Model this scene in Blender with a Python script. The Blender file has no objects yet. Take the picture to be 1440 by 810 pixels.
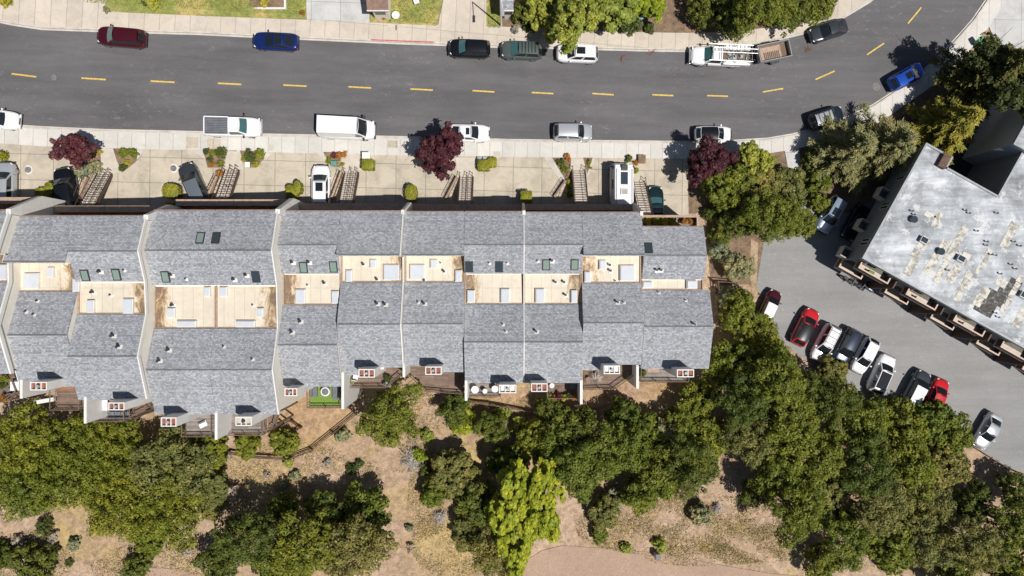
import bpy, bmesh, math, random
import numpy as np
from mathutils import Vector, Matrix
R = math.radians
H = 74.0
K = 110.16/74.0/1440.0
scene = bpy.context.scene
col = scene.collection

# ------------------------------------------------------------------ camera, sky, sun, exposure
cam_d = bpy.data.cameras.new('camera'); cam = bpy.data.objects.new('camera', cam_d); col.objects.link(cam)
cam.location = (0, 0, H); cam.rotation_euler = (0, 0, 0)
cam_d.sensor_width = 36; cam_d.lens = 36*H/110.16; cam_d.clip_start = 0.5; cam_d.clip_end = 3000
scene.camera = cam
SUN = Vector((0.398, -0.314, 1.0)).normalized()
elev = math.asin(SUN.z); azi = math.atan2(SUN.x, SUN.y)
w = bpy.data.worlds.new('World'); scene.world = w; w.use_nodes = True
nt = w.node_tree; bg = nt.nodes['Background']
sky = nt.nodes.new('ShaderNodeTexSky'); sky.sky_type = 'NISHITA'; sky.sun_disc = False
sky.sun_elevation = elev; sky.sun_rotation = azi; sky.altitude = 100
nt.links.new(sky.outputs[0], bg.inputs[0]); bg.inputs[1].default_value = 0.051
sd = bpy.data.lights.new('sun', 'SUN'); so = bpy.data.objects.new('sun', sd); col.objects.link(so)
sd.energy = 4.9; sd.angle = R(0.53); sd.color = (1.0, 0.955, 0.89)
so.location = (60, -50, 140)
so.rotation_euler = (-SUN).to_track_quat('-Z', 'Y').to_euler()
vs = scene.view_settings
vs.view_transform = 'Standard'; vs.look = 'None'; vs.gamma = 1; vs.exposure = 0.0; vs.use_curve_mapping = False

# ------------------------------------------------------------------ ground height and picture-to-ground
def G(x, y=0):
    t = x - 20
    return -0.095*x + 0.065*0.5*(t + math.sqrt(t*t+36)) - 0.105
def Z(px, py, z):
    s = K*(H - z); return Vector(((px-720)*s, (405-py)*s, z))
def P(px, py, h=0.0):
    z = 0
    for _ in range(14):
        p = Z(px, py, z); z = G(p.x, p.y) + h
    return Z(px, py, z)

# ------------------------------------------------------------------ materials
def new_mat(name):
    m = bpy.data.materials.new(name); m.use_nodes = True
    return m, m.node_tree, m.node_tree.nodes['Principled BSDF']
def node(nt, t, **kw):
    n = nt.nodes.new(t)
    for k, v in kw.items(): setattr(n, k, v)
    return n
def pos(nt, sc=(1,1,1), rot=0):
    g = node(nt, 'ShaderNodeNewGeometry'); mp = node(nt, 'ShaderNodeMapping')
    mp.inputs['Scale'].default_value = sc; mp.inputs['Rotation'].default_value = (0,0,rot)
    nt.links.new(g.outputs['Position'], mp.inputs['Vector']); return mp.outputs[0]
def noise(nt, v, scale, detail=4, rough=.55, dist=0):
    n = node(nt, 'ShaderNodeTexNoise'); nt.links.new(v, n.inputs['Vector'])
    n.inputs['Scale'].default_value = scale; n.inputs['Detail'].default_value = detail
    n.inputs['Roughness'].default_value = rough; n.inputs['Distortion'].default_value = dist
    return n.outputs['Fac']
def ramp(nt, fac, stops):
    r = node(nt, 'ShaderNodeValToRGB'); nt.links.new(fac, r.inputs[0])
    e = r.color_ramp.elements
    while len(e) < len(stops): e.new(0.5)
    for el, (p, c) in zip(e, stops):
        el.position = p; el.color = (c[0], c[1], c[2], 1) if not isinstance(c, (int, float)) else (c, c, c, 1)
    return r.outputs[0]
def mix(nt, fac, a, b, mode='MIX'):
    m = node(nt, 'ShaderNodeMix', data_type='RGBA', blend_type=mode)
    for s, v in ((0, fac), (6, a), (7, b)):
        if isinstance(v, (int, float)): m.inputs[s].default_value = v if s == 0 else (v, v, v, 1)
        elif isinstance(v, tuple): m.inputs[s].default_value = (*v, 1)
        else: nt.links.new(v, m.inputs[s])
    return m.outputs[2]
def bump(nt, bs, fac, st=.3, d=.02):
    b = node(nt, 'ShaderNodeBump'); b.inputs['Strength'].default_value = st; b.inputs['Distance'].default_value = d
    nt.links.new(fac, b.inputs['Height']); nt.links.new(b.outputs[0], bs.inputs['Normal'])
def mul(c, f): return tuple(min(1, v*f) for v in c)

def plain(name, c, rough=.6, var=.15, scale=2.0, metal=0, coat=0, b=0):
    m, nt, bs = new_mat(name)
    v = pos(nt); f = noise(nt, v, scale, 5)
    nt.links.new(ramp(nt, f, [(.3, mul(c, 1-var)), (.7, mul(c, 1+var))]), bs.inputs['Base Color'])
    bs.inputs['Roughness'].default_value = rough; bs.inputs['Metallic'].default_value = metal
    bs.inputs['Coat Weight'].default_value = coat
    if b: bump(nt, bs, f, b)
    return m
def stained(name, c, c2, sc, th):
    m, nt, bs = new_mat(name); v = pos(nt, (1,1,1), R(29))
    a = ramp(nt, noise(nt, v, 5, 4, .7), [(.3, mul(c, .85)), (.7, mul(c, 1.1))])
    d = ramp(nt, noise(nt, v, sc, 6, .75, .6), [(th, 0.0), (th+.1, .8)])
    nt.links.new(mix(nt, d, a, c2), bs.inputs['Base Color']); bs.inputs['Roughness'].default_value = .75
    return m
def glass(name, c, rough=.08):
    m, nt, bs = new_mat(name); bs.inputs['Base Color'].default_value = (*c, 1)
    bs.inputs['Roughness'].default_value = rough; bs.inputs['Specular IOR Level'].default_value = .8
    return m

def asphalt(name, c, rot, streak=1.0, stains=True):
    m, nt, bs = new_mat(name)
    v = pos(nt); vl = pos(nt, (.05, .7, 1), rot)
    base = ramp(nt, noise(nt, v, .12, 5, .6), [(.3, mul(c, .88)), (.7, mul(c, 1.1))])
    st = ramp(nt, noise(nt, vl, 1.0, 4, .6), [(.3, .8), (.7, 1.2)])
    base = mix(nt, .95*streak, base, st, 'MULTIPLY')
    sp = ramp(nt, noise(nt, v, 9, 3, .7), [(.25, .82), (.75, 1.2)])
    base = mix(nt, .8, base, sp, 'MULTIPLY')
    if stains:
        w1 = ramp(nt, noise(nt, pos(nt, (.7,1.3,1), rot+.3), 1.7, 7, .82, .4), [(.56, 0.0), (.68, .65 if streak > .8 else .25)])
        w2 = ramp(nt, noise(nt, pos(nt, (1, 1, 1), .5), .09, 2, .5), [(.42, 0.1), (.58, 1.0)])
        base = mix(nt, mix(nt, 1.0, w1, w2, 'MULTIPLY'), base, mul(c, 2.3))
        d1 = ramp(nt, noise(nt, pos(nt, (1.3, 1, 1)), .8, 6, .75), [(.64, 0.0), (.72, .45)])
        base = mix(nt, d1, base, mul(c, .45))
    nt.links.new(base, bs.inputs['Base Color']); bs.inputs['Roughness'].default_value = .85
    bump(nt, bs, noise(nt, v, 25, 3), .25, .01)
    return m
def slabs(name, c, bw, bh, rot=0, joint=.03, var=.08, stain=.25, jc=.55):
    m, nt, bs = new_mat(name)
    v = pos(nt, (1, 1, 1), rot)
    br = node(nt, 'ShaderNodeTexBrick'); br.offset = 0; br.squash = 1; nt.links.new(v, br.inputs['Vector'])
    br.inputs['Color1'].default_value = (*mul(c, 1-var), 1); br.inputs['Color2'].default_value = (*mul(c, 1+var), 1)
    br.inputs['Mortar'].default_value = (*mul(c, jc), 1); br.inputs['Scale'].default_value = 1
    br.inputs['Mortar Size'].default_value = joint; br.inputs['Brick Width'].default_value = bw; br.inputs['Row Height'].default_value = bh
    br.inputs['Mortar Smooth'].default_value = .3
    v0 = pos(nt)
    a = ramp(nt, noise(nt, v0, .55, 6, .7, .6), [(.3, 1-stain), (.55, 1.0), (.8, 1.1)])
    base = mix(nt, 1.0, br.outputs['Color'], a, 'MULTIPLY')
    b_ = ramp(nt, noise(nt, v0, 7, 4, .7), [(.25, .9), (.75, 1.08)])
    base = mix(nt, 1.0, base, b_, 'MULTIPLY')
    nt.links.new(base, bs.inputs['Base Color']); bs.inputs['Roughness'].default_value = .8
    return m
def shingle(name, c):
    m, nt, bs = new_mat(name); v = pos(nt)
    br = node(nt, 'ShaderNodeTexBrick'); br.offset = .37; nt.links.new(v, br.inputs['Vector'])
    br.inputs['Color1'].default_value = (*mul(c, .74), 1); br.inputs['Color2'].default_value = (*mul(c, 1.28), 1)
    br.inputs['Mortar'].default_value = (*mul(c, .7), 1); br.inputs['Scale'].default_value = 1
    br.inputs['Mortar Size'].default_value = .012; br.inputs['Brick Width'].default_value = .22; br.inputs['Row Height'].default_value = .15
    br.inputs['Bias'].default_value = -.05
    a = ramp(nt, noise(nt, pos(nt, (.8, 1.1, 1)), 7.0, 4, .72), [(.36, .82), (.5, .97), (.63, 1.34)])
    base = mix(nt, .85, br.outputs['Color'], a, 'MULTIPLY')
    ln = ramp(nt, noise(nt, pos(nt, (.10, 4.5, 1)), 1.0, 4, .7), [(.36, .84), (.48, 1.0), (.7, 1.08)])
    base = mix(nt, 1.0, base, ln, 'MULTIPLY')
    lg = ramp(nt, noise(nt, v, .16, 3, .6), [(.3, .92), (.7, 1.07)])
    base = mix(nt, 1.0, base, lg, 'MULTIPLY')
    nt.links.new(base, bs.inputs['Base Color']); bs.inputs['Roughness'].default_value = .9
    bump(nt, bs, br.outputs['Fac'], .35, .02)
    return m
def planks(name, c, rot=0, wd=.14, var=.25):
    m, nt, bs = new_mat(name); v = pos(nt, (1, 1, 1), rot)
    br = node(nt, 'ShaderNodeTexBrick'); br.offset = .43; nt.links.new(v, br.inputs['Vector'])
    br.inputs['Color1'].default_value = (*mul(c, 1-var), 1); br.inputs['Color2'].default_value = (*mul(c, 1+var), 1)
    br.inputs['Mortar'].default_value = (*mul(c, .3), 1); br.inputs['Scale'].default_value = 1
    br.inputs['Mortar Size'].default_value = .014; br.inputs['Brick Width'].default_value = 3.2; br.inputs['Row Height'].default_value = wd
    a = ramp(nt, noise(nt, v, 1.4, 5, .7), [(.3, .75), (.7, 1.2)])
    nt.links.new(mix(nt, 1.0, br.outputs['Color'], a, 'MULTIPLY'), bs.inputs['Base Color']); bs.inputs['Roughness'].default_value = .75
    return m
def flat_membrane(name):
    m, nt, bs = new_mat(name)
    uv = node(nt, 'ShaderNodeUVMap'); uv.uv_map = 'UVMap'
    sx = node(nt, 'ShaderNodeSeparateXYZ'); nt.links.new(uv.outputs[0], sx.inputs[0])
    v = pos(nt)
    c = (.64, .57, .465)
    base = ramp(nt, noise(nt, v, 1.3, 6, .7), [(.3, mul(c, .9)), (.7, mul(c, 1.07))])
    br = node(nt, 'ShaderNodeTexBrick'); br.offset = 0; nt.links.new(v, br.inputs['Vector'])
    br.inputs['Color1'].default_value = (1,1,1,1); br.inputs['Color2'].default_value = (.94,.94,.94,1); br.inputs['Mortar'].default_value = (.8,.78,.74,1)
    br.inputs['Scale'].default_value = 1; br.inputs['Mortar Size'].default_value = .03; br.inputs['Brick Width'].default_value = .95; br.inputs['Row Height'].default_value = 30
    base = mix(nt, 1.0, base, br.outputs['Color'], 'MULTIPLY')
    # rust and dirt stain that gathers in one strip of each roof, irregular
    n1 = noise(nt, pos(nt, (1.0, .45, 1)), 1.5, 6, .75, .8)
    ad = node(nt, 'ShaderNodeMath', operation='SUBTRACT'); nt.links.new(n1, ad.inputs[0])
    mr = node(nt, 'ShaderNodeMapRange'); nt.links.new(sx.outputs[0], mr.inputs[0])
    mr.inputs[1].default_value = .09; mr.inputs[2].default_value = .42; mr.inputs[3].default_value = .04; mr.inputs[4].default_value = .40
    nt.links.new(mr.outputs[0], ad.inputs[1])
    s1 = ramp(nt, ad.outputs[0], [(.28, 0.0), (.42, .85)])
    s2 = ramp(nt, ad.outputs[0], [(.38, 0.0), (.50, .9)])
    base = mix(nt, s1, base, (.40, .25, .11)); base = mix(nt, s2, base, (.14, .10, .07))
    o = ramp(nt, noise(nt, pos(nt, (1.6,.5,1)), 1.9, 5, .7), [(.58, 0.0), (.72, .3)])
    base = mix(nt, o, base, (.50, .38, .24))
    nt.links.new(base, bs.inputs['Base Color']); bs.inputs['Roughness'].default_value = .6
    return m
def apt_membrane(name, rot):
    m, nt, bs = new_mat(name)
    c = (.37, .395, .425)
    base = ramp(nt, noise(nt, pos(nt, (1,1,1), rot), .22, 7, .68, .5), [(.36, mul(c, .58)), (.5, c), (.62, mul(c, 1.45))])
    st = ramp(nt, noise(nt, pos(nt, (.14, 1.3, 1), rot), 1.2, 5, .7), [(.38, .72), (.62, 1.22)])
    base = mix(nt, .9, base, st, 'MULTIPLY')
    dk = ramp(nt, noise(nt, pos(nt, (1.4, .8, 1), rot), .35, 6, .7, 1.0), [(.57, 0.0), (.66, .65)])
    base = mix(nt, dk, base, (.18, .17, .16))
    wt = ramp(nt, noise(nt, pos(nt, (.6, .6, 1), rot), .9, 5, .8), [(.55, 0.0), (.61, .7)])
    base = mix(nt, wt, base, (.62, .63, .62))
    nt.links.new(base, bs.inputs['Base Color']); bs.inputs['Roughness'].default_value = .7
    return m
def soil(name, stops, sc=.12, flat=False):
    m, nt, bs = new_mat(name); v = pos(nt)
    base = ramp(nt, noise(nt, v, sc, 7, .65, .4), stops)
    a = ramp(nt, noise(nt, v, 1.6, 6, .75, .5), [(.3, .9), (.7, 1.08)] if flat else [(.34, .62), (.66, 1.32)])
    base = mix(nt, 1.0, base, a, 'MULTIPLY')
    a = ramp(nt, noise(nt, v, 9, 4, .75), [(.3, .72), (.7, 1.22)])
    base = mix(nt, 1.0, base, a, 'MULTIPLY')
    d = ramp(nt, noise(nt, v, .9, 5, .8, 1.5), [(.75, 0.0), (.8, .3)] if flat else [(.57, 0.0), (.67, .65)])
    base = mix(nt, d, base, mul(stops[0][1], .42))
    nt.links.new(base, bs.inputs['Base Color']); bs.inputs['Roughness'].default_value = .95
    bump(nt, bs, noise(nt, v, 2.5, 6, .7), .8, .12)
    return m
def leaf(name, c, hv=.25, tr=.16):
    m, nt, bs = new_mat(name)
    g = node(nt, 'ShaderNodeNewGeometry'); oi = node(nt, 'ShaderNodeObjectInfo')
    lo = (c[0]*.62, c[1]*.68, c[2]*.7); hi = (c[0]*1.45, c[1]*1.3, c[2]*1.25)
    base = ramp(nt, g.outputs['Random Per Island'], [(0, lo), (.6, c), (1, hi)])
    nz = ramp(nt, noise(nt, pos(nt), .55, 3, .6), [(.3, (.72, .78, .8)), (.7, (1.3, 1.2, 1.1))])
    base = mix(nt, 1.0, base, nz, 'MULTIPLY')
    ob = ramp(nt, oi.outputs['Random'], [(0, (.82, .9, .95)), (1, (1.2, 1.1, 1.0))])
    base = mix(nt, 1.0, base, ob, 'MULTIPLY')
    nt.links.new(base, bs.inputs['Base Color']); bs.inputs['Roughness'].default_value = .55
    bs.inputs['Specular IOR Level'].default_value = .25
    t = node(nt, 'ShaderNodeBsdfTranslucent'); nt.links.new(base, t.inputs[0])
    ms = node(nt, 'ShaderNodeMixShader'); ms.inputs[0].default_value = tr
    nt.links.new(bs.outputs[0], ms.inputs[1]); nt.links.new(t.outputs[0], ms.inputs[2])
    nt.links.new(ms.outputs[0], nt.nodes['Material Output'].inputs[0])
    return m
AR = R(-29.1)
M = dict(
 road=asphalt('street_asphalt', (.108,.104,.110), 0), lot=asphalt('parking_asphalt', (.238,.238,.238), R(29), .5),
 walk=slabs('sidewalk_concrete', (.56,.54,.505), 1.35, 9, R(1.2), .03, .07, .12, .62),
 walk_n=slabs('north_sidewalk_concrete', (.54,.475,.40), 1.5, 9, R(3), .03, .07, .18, .6),
 drive=slabs('driveway_concrete', (.47,.415,.33), 3.1, 2.6, R(.6), .04, .05, .3, .55),
 pale=slabs('pale_concrete', (.5,.5,.49), 3.0, 3.0, 0, .03, .05, .2),
 curb=plain('kerb_concrete', (.50,.47,.42), .8, .18, 1.2), redpaint=plain('red_kerb_paint', (.45,.10,.10), .7, .3, 3),
 yellow=plain('yellow_road_paint', (.60,.42,.09), .7, .35, 8),
 shingle=shingle('grey_shingle', (.310,.322,.350)), flat=flat_membrane('cream_membrane'),
 apt=apt_membrane('weathered_membrane', R(29.1)),
 stucco=plain('cream_stucco', (.72,.68,.60), .85, .06, 1.5), white=plain('white_paint', (.68,.665,.63), .6, .05, 2),
 trim=plain('brown_trim', (.22,.135,.10), .7, .25, 3), tan=plain('tan_cap', (.38,.27,.20), .7, .2, 3),
 dark=plain('dark_metal', (.03,.03,.032), .5, .2), bronze=plain('bronze_rail', (.07,.045,.035), .5, .2),
 grey=plain('grey_metal', (.30,.32,.34), .5, .15), terracotta=plain('terracotta', (.27,.085,.05), .7, .3, 4),
 deck=planks('brown_deck_boards', (.20,.135,.10), 0), deck2=planks('orange_deck_boards', (.34,.16,.08), 0), deckg=planks('grey_deck_boards', (.25,.215,.19), 0),
 fence=planks('fence_wood', (.14,.08,.05), 0, .12), oldwood=plain('old_wood', (.16,.11,.075), .85, .3, 4),
 turf=plain('artificial_turf', (.15,.24,.045), .95, .3, 9, b=.5), lawn=soil('lawn_grass', [(.34,(.25,.26,.06)), (.5,(.24,.26,.07)), (.62,(.42,.34,.12))], .22),
 mulch=soil('mulch_soil', [(.3,(.17,.115,.075)), (.7,(.25,.17,.11))], .5),
 ground=soil('dry_hillside', [(.34,(.43,.32,.14)), (.46,(.37,.26,.165)), (.56,(.44,.32,.23)), (.66,(.42,.31,.15))], .075),
 path=soil('dirt_path', [(.3,(.36,.245,.18)), (.7,(.42,.30,.22))], .2, flat=True), brownyard=soil('brown_yard', [(.36,(.40,.27,.14)), (.62,(.38,.25,.17))], .2),
 sky_a=glass('skylight_glass_teal', (.20,.27,.235), .12), sky_b=glass('skylight_glass_dark', (.035,.05,.06), .1), sky_w=plain('white_skylight_dome', (.54,.57,.62), .25, .04, 2, coat=.5),
 win=glass('window_glass', (.03,.04,.05)), carglass=glass('car_glass', (.012,.016,.02), .06), carteal=glass('tinted_car_glass', (.05,.13,.14), .08),
 tyre=plain('tyre_rubber', (.02,.02,.02), .85), rim=plain('wheel_metal', (.45,.46,.48), .35, .05, metal=.7), black=plain('black_plastic', (.018,.018,.02), .55),
 lamp_r=plain('red_lens', (.35,.01,.01), .2), lamp_w=plain('clear_lens', (.75,.75,.75), .12), bark=plain('bark', (.13,.095,.07), .95, .35, 6, b=.6),
 greybark=plain('grey_bark', (.50,.45,.41), .95, .3, 6), steel=plain('galvanised_steel', (.42,.43,.44), .4, .1, metal=.6),
 cloth=plain('grey_cloth', (.14,.15,.17), .9, .2), whitecloth=plain('white_cloth', (.72,.70,.68), .8, .06), teal=plain('teal_plastic', (.08,.25,.22), .5),
 wing_wall=plain('blue_grey_wall', (.44,.48,.53), .8, .06, .5), cover=plain('worn_cover', (.17,.165,.16), .8, .3, 5), apt_wall=plain('grey_green_wall', (.21,.22,.23), .8, .08, .6), apt_brown=plain('brown_siding', (.10,.065,.05), .8, .2, 2), apt_cap=plain('balcony_cap', (.55,.42,.35), .7, .08),
 pale_slab=plain('pale_slab', (.50,.45,.38), .8, .1), patch=stained('cream_roof_patch', (.60,.58,.52), (.20,.18,.15), 1.5, .47), wet=stained('dark_roof_patch', (.05,.046,.042), (.30,.29,.27), 2.2, .52),
)
LF = dict(
 oak=leaf('oak_leaves', (.155,.185,.024)), oakd=leaf('dark_oak_leaves', (.105,.132,.022)), olive=leaf('olive_leaves', (.200,.200,.058)),
 soft=leaf('hillside_oak_leaves', (.175,.200,.022)), bright=leaf('lime_leaves', (.31,.38,.035), tr=.3), plum=leaf('plum_leaves', (.075,.022,.032)),
 plum2=leaf('red_plum_leaves', (.115,.035,.045)),
 cedar=leaf('cedar_needles', (.25,.255,.115)), gold=leaf('golden_needles', (.30,.29,.05)), pine=leaf('pine_needles', (.11,.12,.03)),
 sage=leaf('sage_leaves', (.26,.28,.16)), hedge=leaf('hedge_leaves', (.23,.25,.03)), shrubd=leaf('shrub_leaves', (.09,.12,.03)),
 yel=leaf('yellow_leaves', (.42,.38,.05)), orange=leaf('orange_leaves', (.36,.17,.04)), grey=leaf('grey_leaves', (.40,.36,.31)), deep=leaf('deep_green_leaves', (.065,.085,.022)), lawnb=leaf('lawn_leaves', (.29,.31,.07)), dry=leaf('dry_blades', (.46,.37,.18)), top=leaf('street_tree_leaves', (.27,.31,.055)),
)

# ------------------------------------------------------------------ mesh builder and object helpers
class MB:
    def __init__(s): s.v = []; s.f = []
    def add(s, vs, fs):
        o = len(s.v); s.v += [tuple(v) for v in vs]; s.f += [tuple(i+o for i in f) for f in fs]; return s
    def box(s, x0, x1, y0, y1, z0, z1):
        return s.add([(x0,y0,z0),(x1,y0,z0),(x1,y1,z0),(x0,y1,z0),(x0,y0,z1),(x1,y0,z1),(x1,y1,z1),(x0,y1,z1)],
                     [(0,3,2,1),(4,5,6,7),(0,1,5,4),(1,2,6,5),(2,3,7,6),(3,0,4,7)])
    def obox(s, c, size, ang=0, m=None):
        hx, hy, hz = (a/2 for a in size)
        mt = m if m is not None else Matrix.Rotation(ang, 3, 'Z')
        vs = [Vector(c) + mt @ Vector((sx*hx, sy*hy, sz*hz)) for sz in (-1,1) for sx, sy in ((-1,-1),(1,-1),(1,1),(-1,1))]
        return s.add(vs, [(0,3,2,1),(4,5,6,7),(0,1,5,4),(1,2,6,5),(2,3,7,6),(3,0,4,7)])
    def tube(s, p, q, r0, r1=None, n=7):
        p = Vector(p); q = Vector(q); r1 = r0 if r1 is None else r1
        d = (q-p)
        if d.length < 1e-6: return s
        d.normalize(); a = d.orthogonal().normalized(); b = d.cross(a)
        vs = []
        for c, r in ((p, r0), (q, r1)):
            for i in range(n):
                t = 2*math.pi*i/n; vs.append(c + a*math.cos(t)*r + b*math.sin(t)*r)
        return s.add(vs, [(i, (i+1) % n, n+(i+1) % n, n+i) for i in range(n)] + [tuple(range(n-1,-1,-1)), tuple(range(n, 2*n))])
    def prism(s, poly, z0, z1):          # poly: list of (x, y), counter-clockwise
        n = len(poly)
        return s.add([(x,y,z0) for x,y in poly]+[(x,y,z1) for x,y in poly],
                     [tuple(range(n-1,-1,-1)), tuple(range(n,2*n))]+[(i,(i+1)%n,n+(i+1)%n,n+i) for i in range(n)])
    def prismx(s, poly, x0, x1):         # poly: list of (y, z)
        n = len(poly)
        return s.add([(x0,y,z) for y,z in poly]+[(x1,y,z) for y,z in poly],
                     [tuple(range(n-1,-1,-1)), tuple(range(n,2*n))]+[(i,(i+1)%n,n+(i+1)%n,n+i) for i in range(n)])
    def disc(s, c, r, h, n=20): 
        return s.prism([(c[0]+r*math.cos(2*math.pi*i/n), c[1]+r*math.sin(2*math.pi*i/n)) for i in range(n)], c[2], c[2]+h)
    def build(s, name, mat, parent=None, org=None, smooth=False, bevel=0, recalc=True):
        me = bpy.data.meshes.new(name)
        org = Vector(org) if org is not None else Vector((0,0,0))
        me.from_pydata([(v[0]-org.x, v[1]-org.y, v[2]-org.z) for v in s.v], [], s.f)
        if recalc or bevel:
            bm = bmesh.new(); bm.from_mesh(me)
            if recalc: bmesh.ops.recalc_face_normals(bm, faces=bm.faces)
            if bevel: bmesh.ops.bevel(bm, geom=bm.edges[:], offset=bevel, segments=2, affect='EDGES', profile=.6)
            bm.to_mesh(me); bm.free()
        if smooth:
            for p in me.polygons: p.use_smooth = True
        me.materials.append(mat)
        o = bpy.data.objects.new(name, me); col.objects.link(o)
        if parent is not None: o.parent = parent
        elif org.length: o.location = org
        return o
def tag(o, label=None, cat=None, group=None, kind=None):
    if label: o['label'] = label
    if cat: o['category'] = cat
    if group: o['group'] = group
    if kind: o['kind'] = kind
    return o
def empty(name, loc, label, cat, group=None, rz=0):
    o = bpy.data.objects.new(name, None); col.objects.link(o); o.location = loc; o.rotation_euler = (0,0,rz)
    o.empty_display_size = .3
    return tag(o, label, cat, group)

# ------------------------------------------------------------------ terrain, road, pavements
def axis(lo, hi, step, far):
    a = list(np.arange(lo, hi+.01, step)); 
    x = hi; s = step*2
    out = []
    while x < far: x += s; s *= 1.5; out.append(x)
    return [-v + (lo+hi) for v in reversed(out)] + a + out
XS = axis(-75, 75, 1.5, 900); YS = axis(-48, 48, 1.5, 900)
def Gfar(x): return G(max(-90, min(90, x)))
me = bpy.data.meshes.new('ground')
me.from_pydata([(x, y, Gfar(x)) for y in YS for x in XS], [], [(j*len(XS)+i, j*len(XS)+i+1, (j+1)*len(XS)+i+1, (j+1)*len(XS)+i) for j in range(len(YS)-1) for i in range(len(XS)-1)])
me.materials.append(M['ground']); go = bpy.data.objects.new('ground', me); col.objects.link(go); tag(go, kind='structure', label='dry tan hillside ground')
def drape(name, pts, dz, mat, thick=0, world=False, label=None):
    """a sheet laid on the ground, pts in picture units on the ground"""
    w_ = [Vector((p[0], p[1], 0)) if world else P(p[0], p[1]) for p in pts]
    bm = bmesh.new(); vs = [bm.verts.new((p.x, p.y, 0)) for p in w_]; bm.faces.new(vs)
    bmesh.ops.triangulate(bm, faces=bm.faces[:]) if False else None
    x0, x1 = min(p.x for p in w_), max(p.x for p in w_); y0, y1 = min(p.y for p in w_), max(p.y for p in w_)
    for c in [v for v in XS if x0 < v < x1]:
        bmesh.ops.bisect_plane(bm, geom=bm.verts[:]+bm.edges[:]+bm.faces[:], plane_co=(c,0,0), plane_no=(1,0,0))
    for c in [v for v in YS if y0 < v < y1][::3]:
        bmesh.ops.bisect_plane(bm, geom=bm.verts[:]+bm.edges[:]+bm.faces[:], plane_co=(0,c,0), plane_no=(0,1,0))
    bmesh.ops.recalc_face_normals(bm, faces=bm.faces)
    if sum(f.normal.z for f in bm.faces) < 0: bmesh.ops.reverse_faces(bm, faces=bm.faces[:])
    if thick:
        be = [e for e in bm.edges if e.is_boundary]
        r = bmesh.ops.extrude_edge_only(bm, edges=be)
        low = {v for v in r['geom'] if isinstance(v, bmesh.types.BMVert)}
    else: low = set()
    for v in bm.verts: v.co.z = Gfar(v.co.x) + dz - (thick if v in low else 0)
    if thick: bmesh.ops.recalc_face_normals(bm, faces=bm.faces)
    me = bpy.data.meshes.new(name); bm.to_mesh(me); bm.free(); me.materials.append(mat)
    o = bpy.data.objects.new(name, me); col.objects.link(o); tag(o, kind='structure')
    if label: o['label'] = label
    return o
N_EDGE = [(-260,-15),(-120,5),(0,30),(20,34),(60,40),(140,43),(280,47),(360,51),(450,55),(560,60),(700,65),(800,67),(900,70),(980,71),(1040,67),(1085,57),(1130,46),(1187,23),(1222,2),(1250,-20),(1290,-60),(1330,-130)]
S_EDGE = [(-260,160),(-120,168),(0,176),(60,180),(150,184),(288,187),(360,190),(570,194),(720,198),(900,200),(1000,201),(1080,196),(1115,190),(1170,175),(1228,149),(1255,131),(1298,101),(1335,66),(1368,29),(1390,-3),(1420,-50),(1470,-130)]
drape('road', N_EDGE + S_EDGE[::-1], .02, M['road'])
def offs(edge, d):
    out = []
    for i, p in enumerate(edge):
        a = Vector(edge[max(0, i-1)]); b = Vector(edge[min(len(edge)-1, i+1)]); t = (b-a).normalized(); n = Vector((-t.y, t.x))
        dd = d[i] if isinstance(d, (list, tuple)) else d
        out.append((p[0]+n.x*dd, p[1]+n.y*dd))
    return out
# gutter strips and kerbs, then pavements
gN = offs(N_EDGE, 2.5); drape('gutter', N_EDGE + gN[::-1], .032, M['curb'], .0)
drape('gutter', S_EDGE + offs(S_EDGE, -2.5)[::-1], .032, M['curb'], .0)
N_IN = [(-260,-55),(-120,-25),(0,6),(20,9),(60,12),(140,16),(280,23),(360,26),(450,29),(560,34),(700,38),(800,42),(900,46),(980,47),(1040,45),(1085,38),(1130,26),(1172,4),(1200,-14),(1228,-34),(1262,-75),(1300,-140)]
drape('sidewalk', N_EDGE + N_IN[::-1], .15, M['walk_n'], .2)
S_IN = [(-260,186),(-120,193),(0,202),(60,206),(150,209),(288,212),(360,214),(570,219),(720,221),(900,223),(1000,224),(1060,219),(1112,211),(1180,196),(1240,170),(1272,148),(1318,116),(1355,80),(1390,38),(1412,4),(1440,-40),(1490,-120)]
drape('sidewalk', S_EDGE + S_IN[::-1], .15, M['walk'], .2)
kN = offs(N_EDGE, -2.2); drape('kerb', N_EDGE + kN[::-1], .158, M['curb'], .16)
kS = offs(S_EDGE, 2.2); drape('kerb', S_EDGE + kS[::-1], .158, M['curb'], .16)
drape('red_kerb', [(522,57.6),(570,59.6),(611,61),(611,59.2),(570,57.8),(522,55.8)], .166, M['redpaint'], .1)
# front aprons
drape('driveways', [(-40,200),(0,202),(60,206),(150,209),(288,212),(360,214),(570,219),(720,221),(900,223),(966,224),(968,300),(968,330),(-40,330)], .13, M['drive'], .2)
drape('drive_apron', [(1380,10),(1440,-30),(1600,-30),(1600,70),(1425,120),(1395,50),(1390,38)], .12, M['pale'], .15)
drape('parking_lot', [(1148,205),(1135,250),(1120,300),(1075,335),(1066,342),(1064,400),(1072,440),(1100,482),(1160,525),(1230,560),(1300,598),(1362,622),(1414,655),(1470,676),(1700,760),(1700,160),(1300,160)], .03, M['lot'])
drape('walkway', [(1103,211),(1122,208),(1130,250),(1128,280),(1112,280),(1110,250)], .10, M['pale'], .1)
drape('bare_soil', [(1056,335),(1066,342),(1064,400),(1072,425),(1058,425),(1054,380)], .045, M['ground'])
drape('dirt_path', [(560,850),(700,815),(760,775),(790,767),(850,771),(930,778),(1000,792),(1080,806),(1150,812),(1300,850),(1000,900),(600,900)], .05, M['path'])
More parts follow.
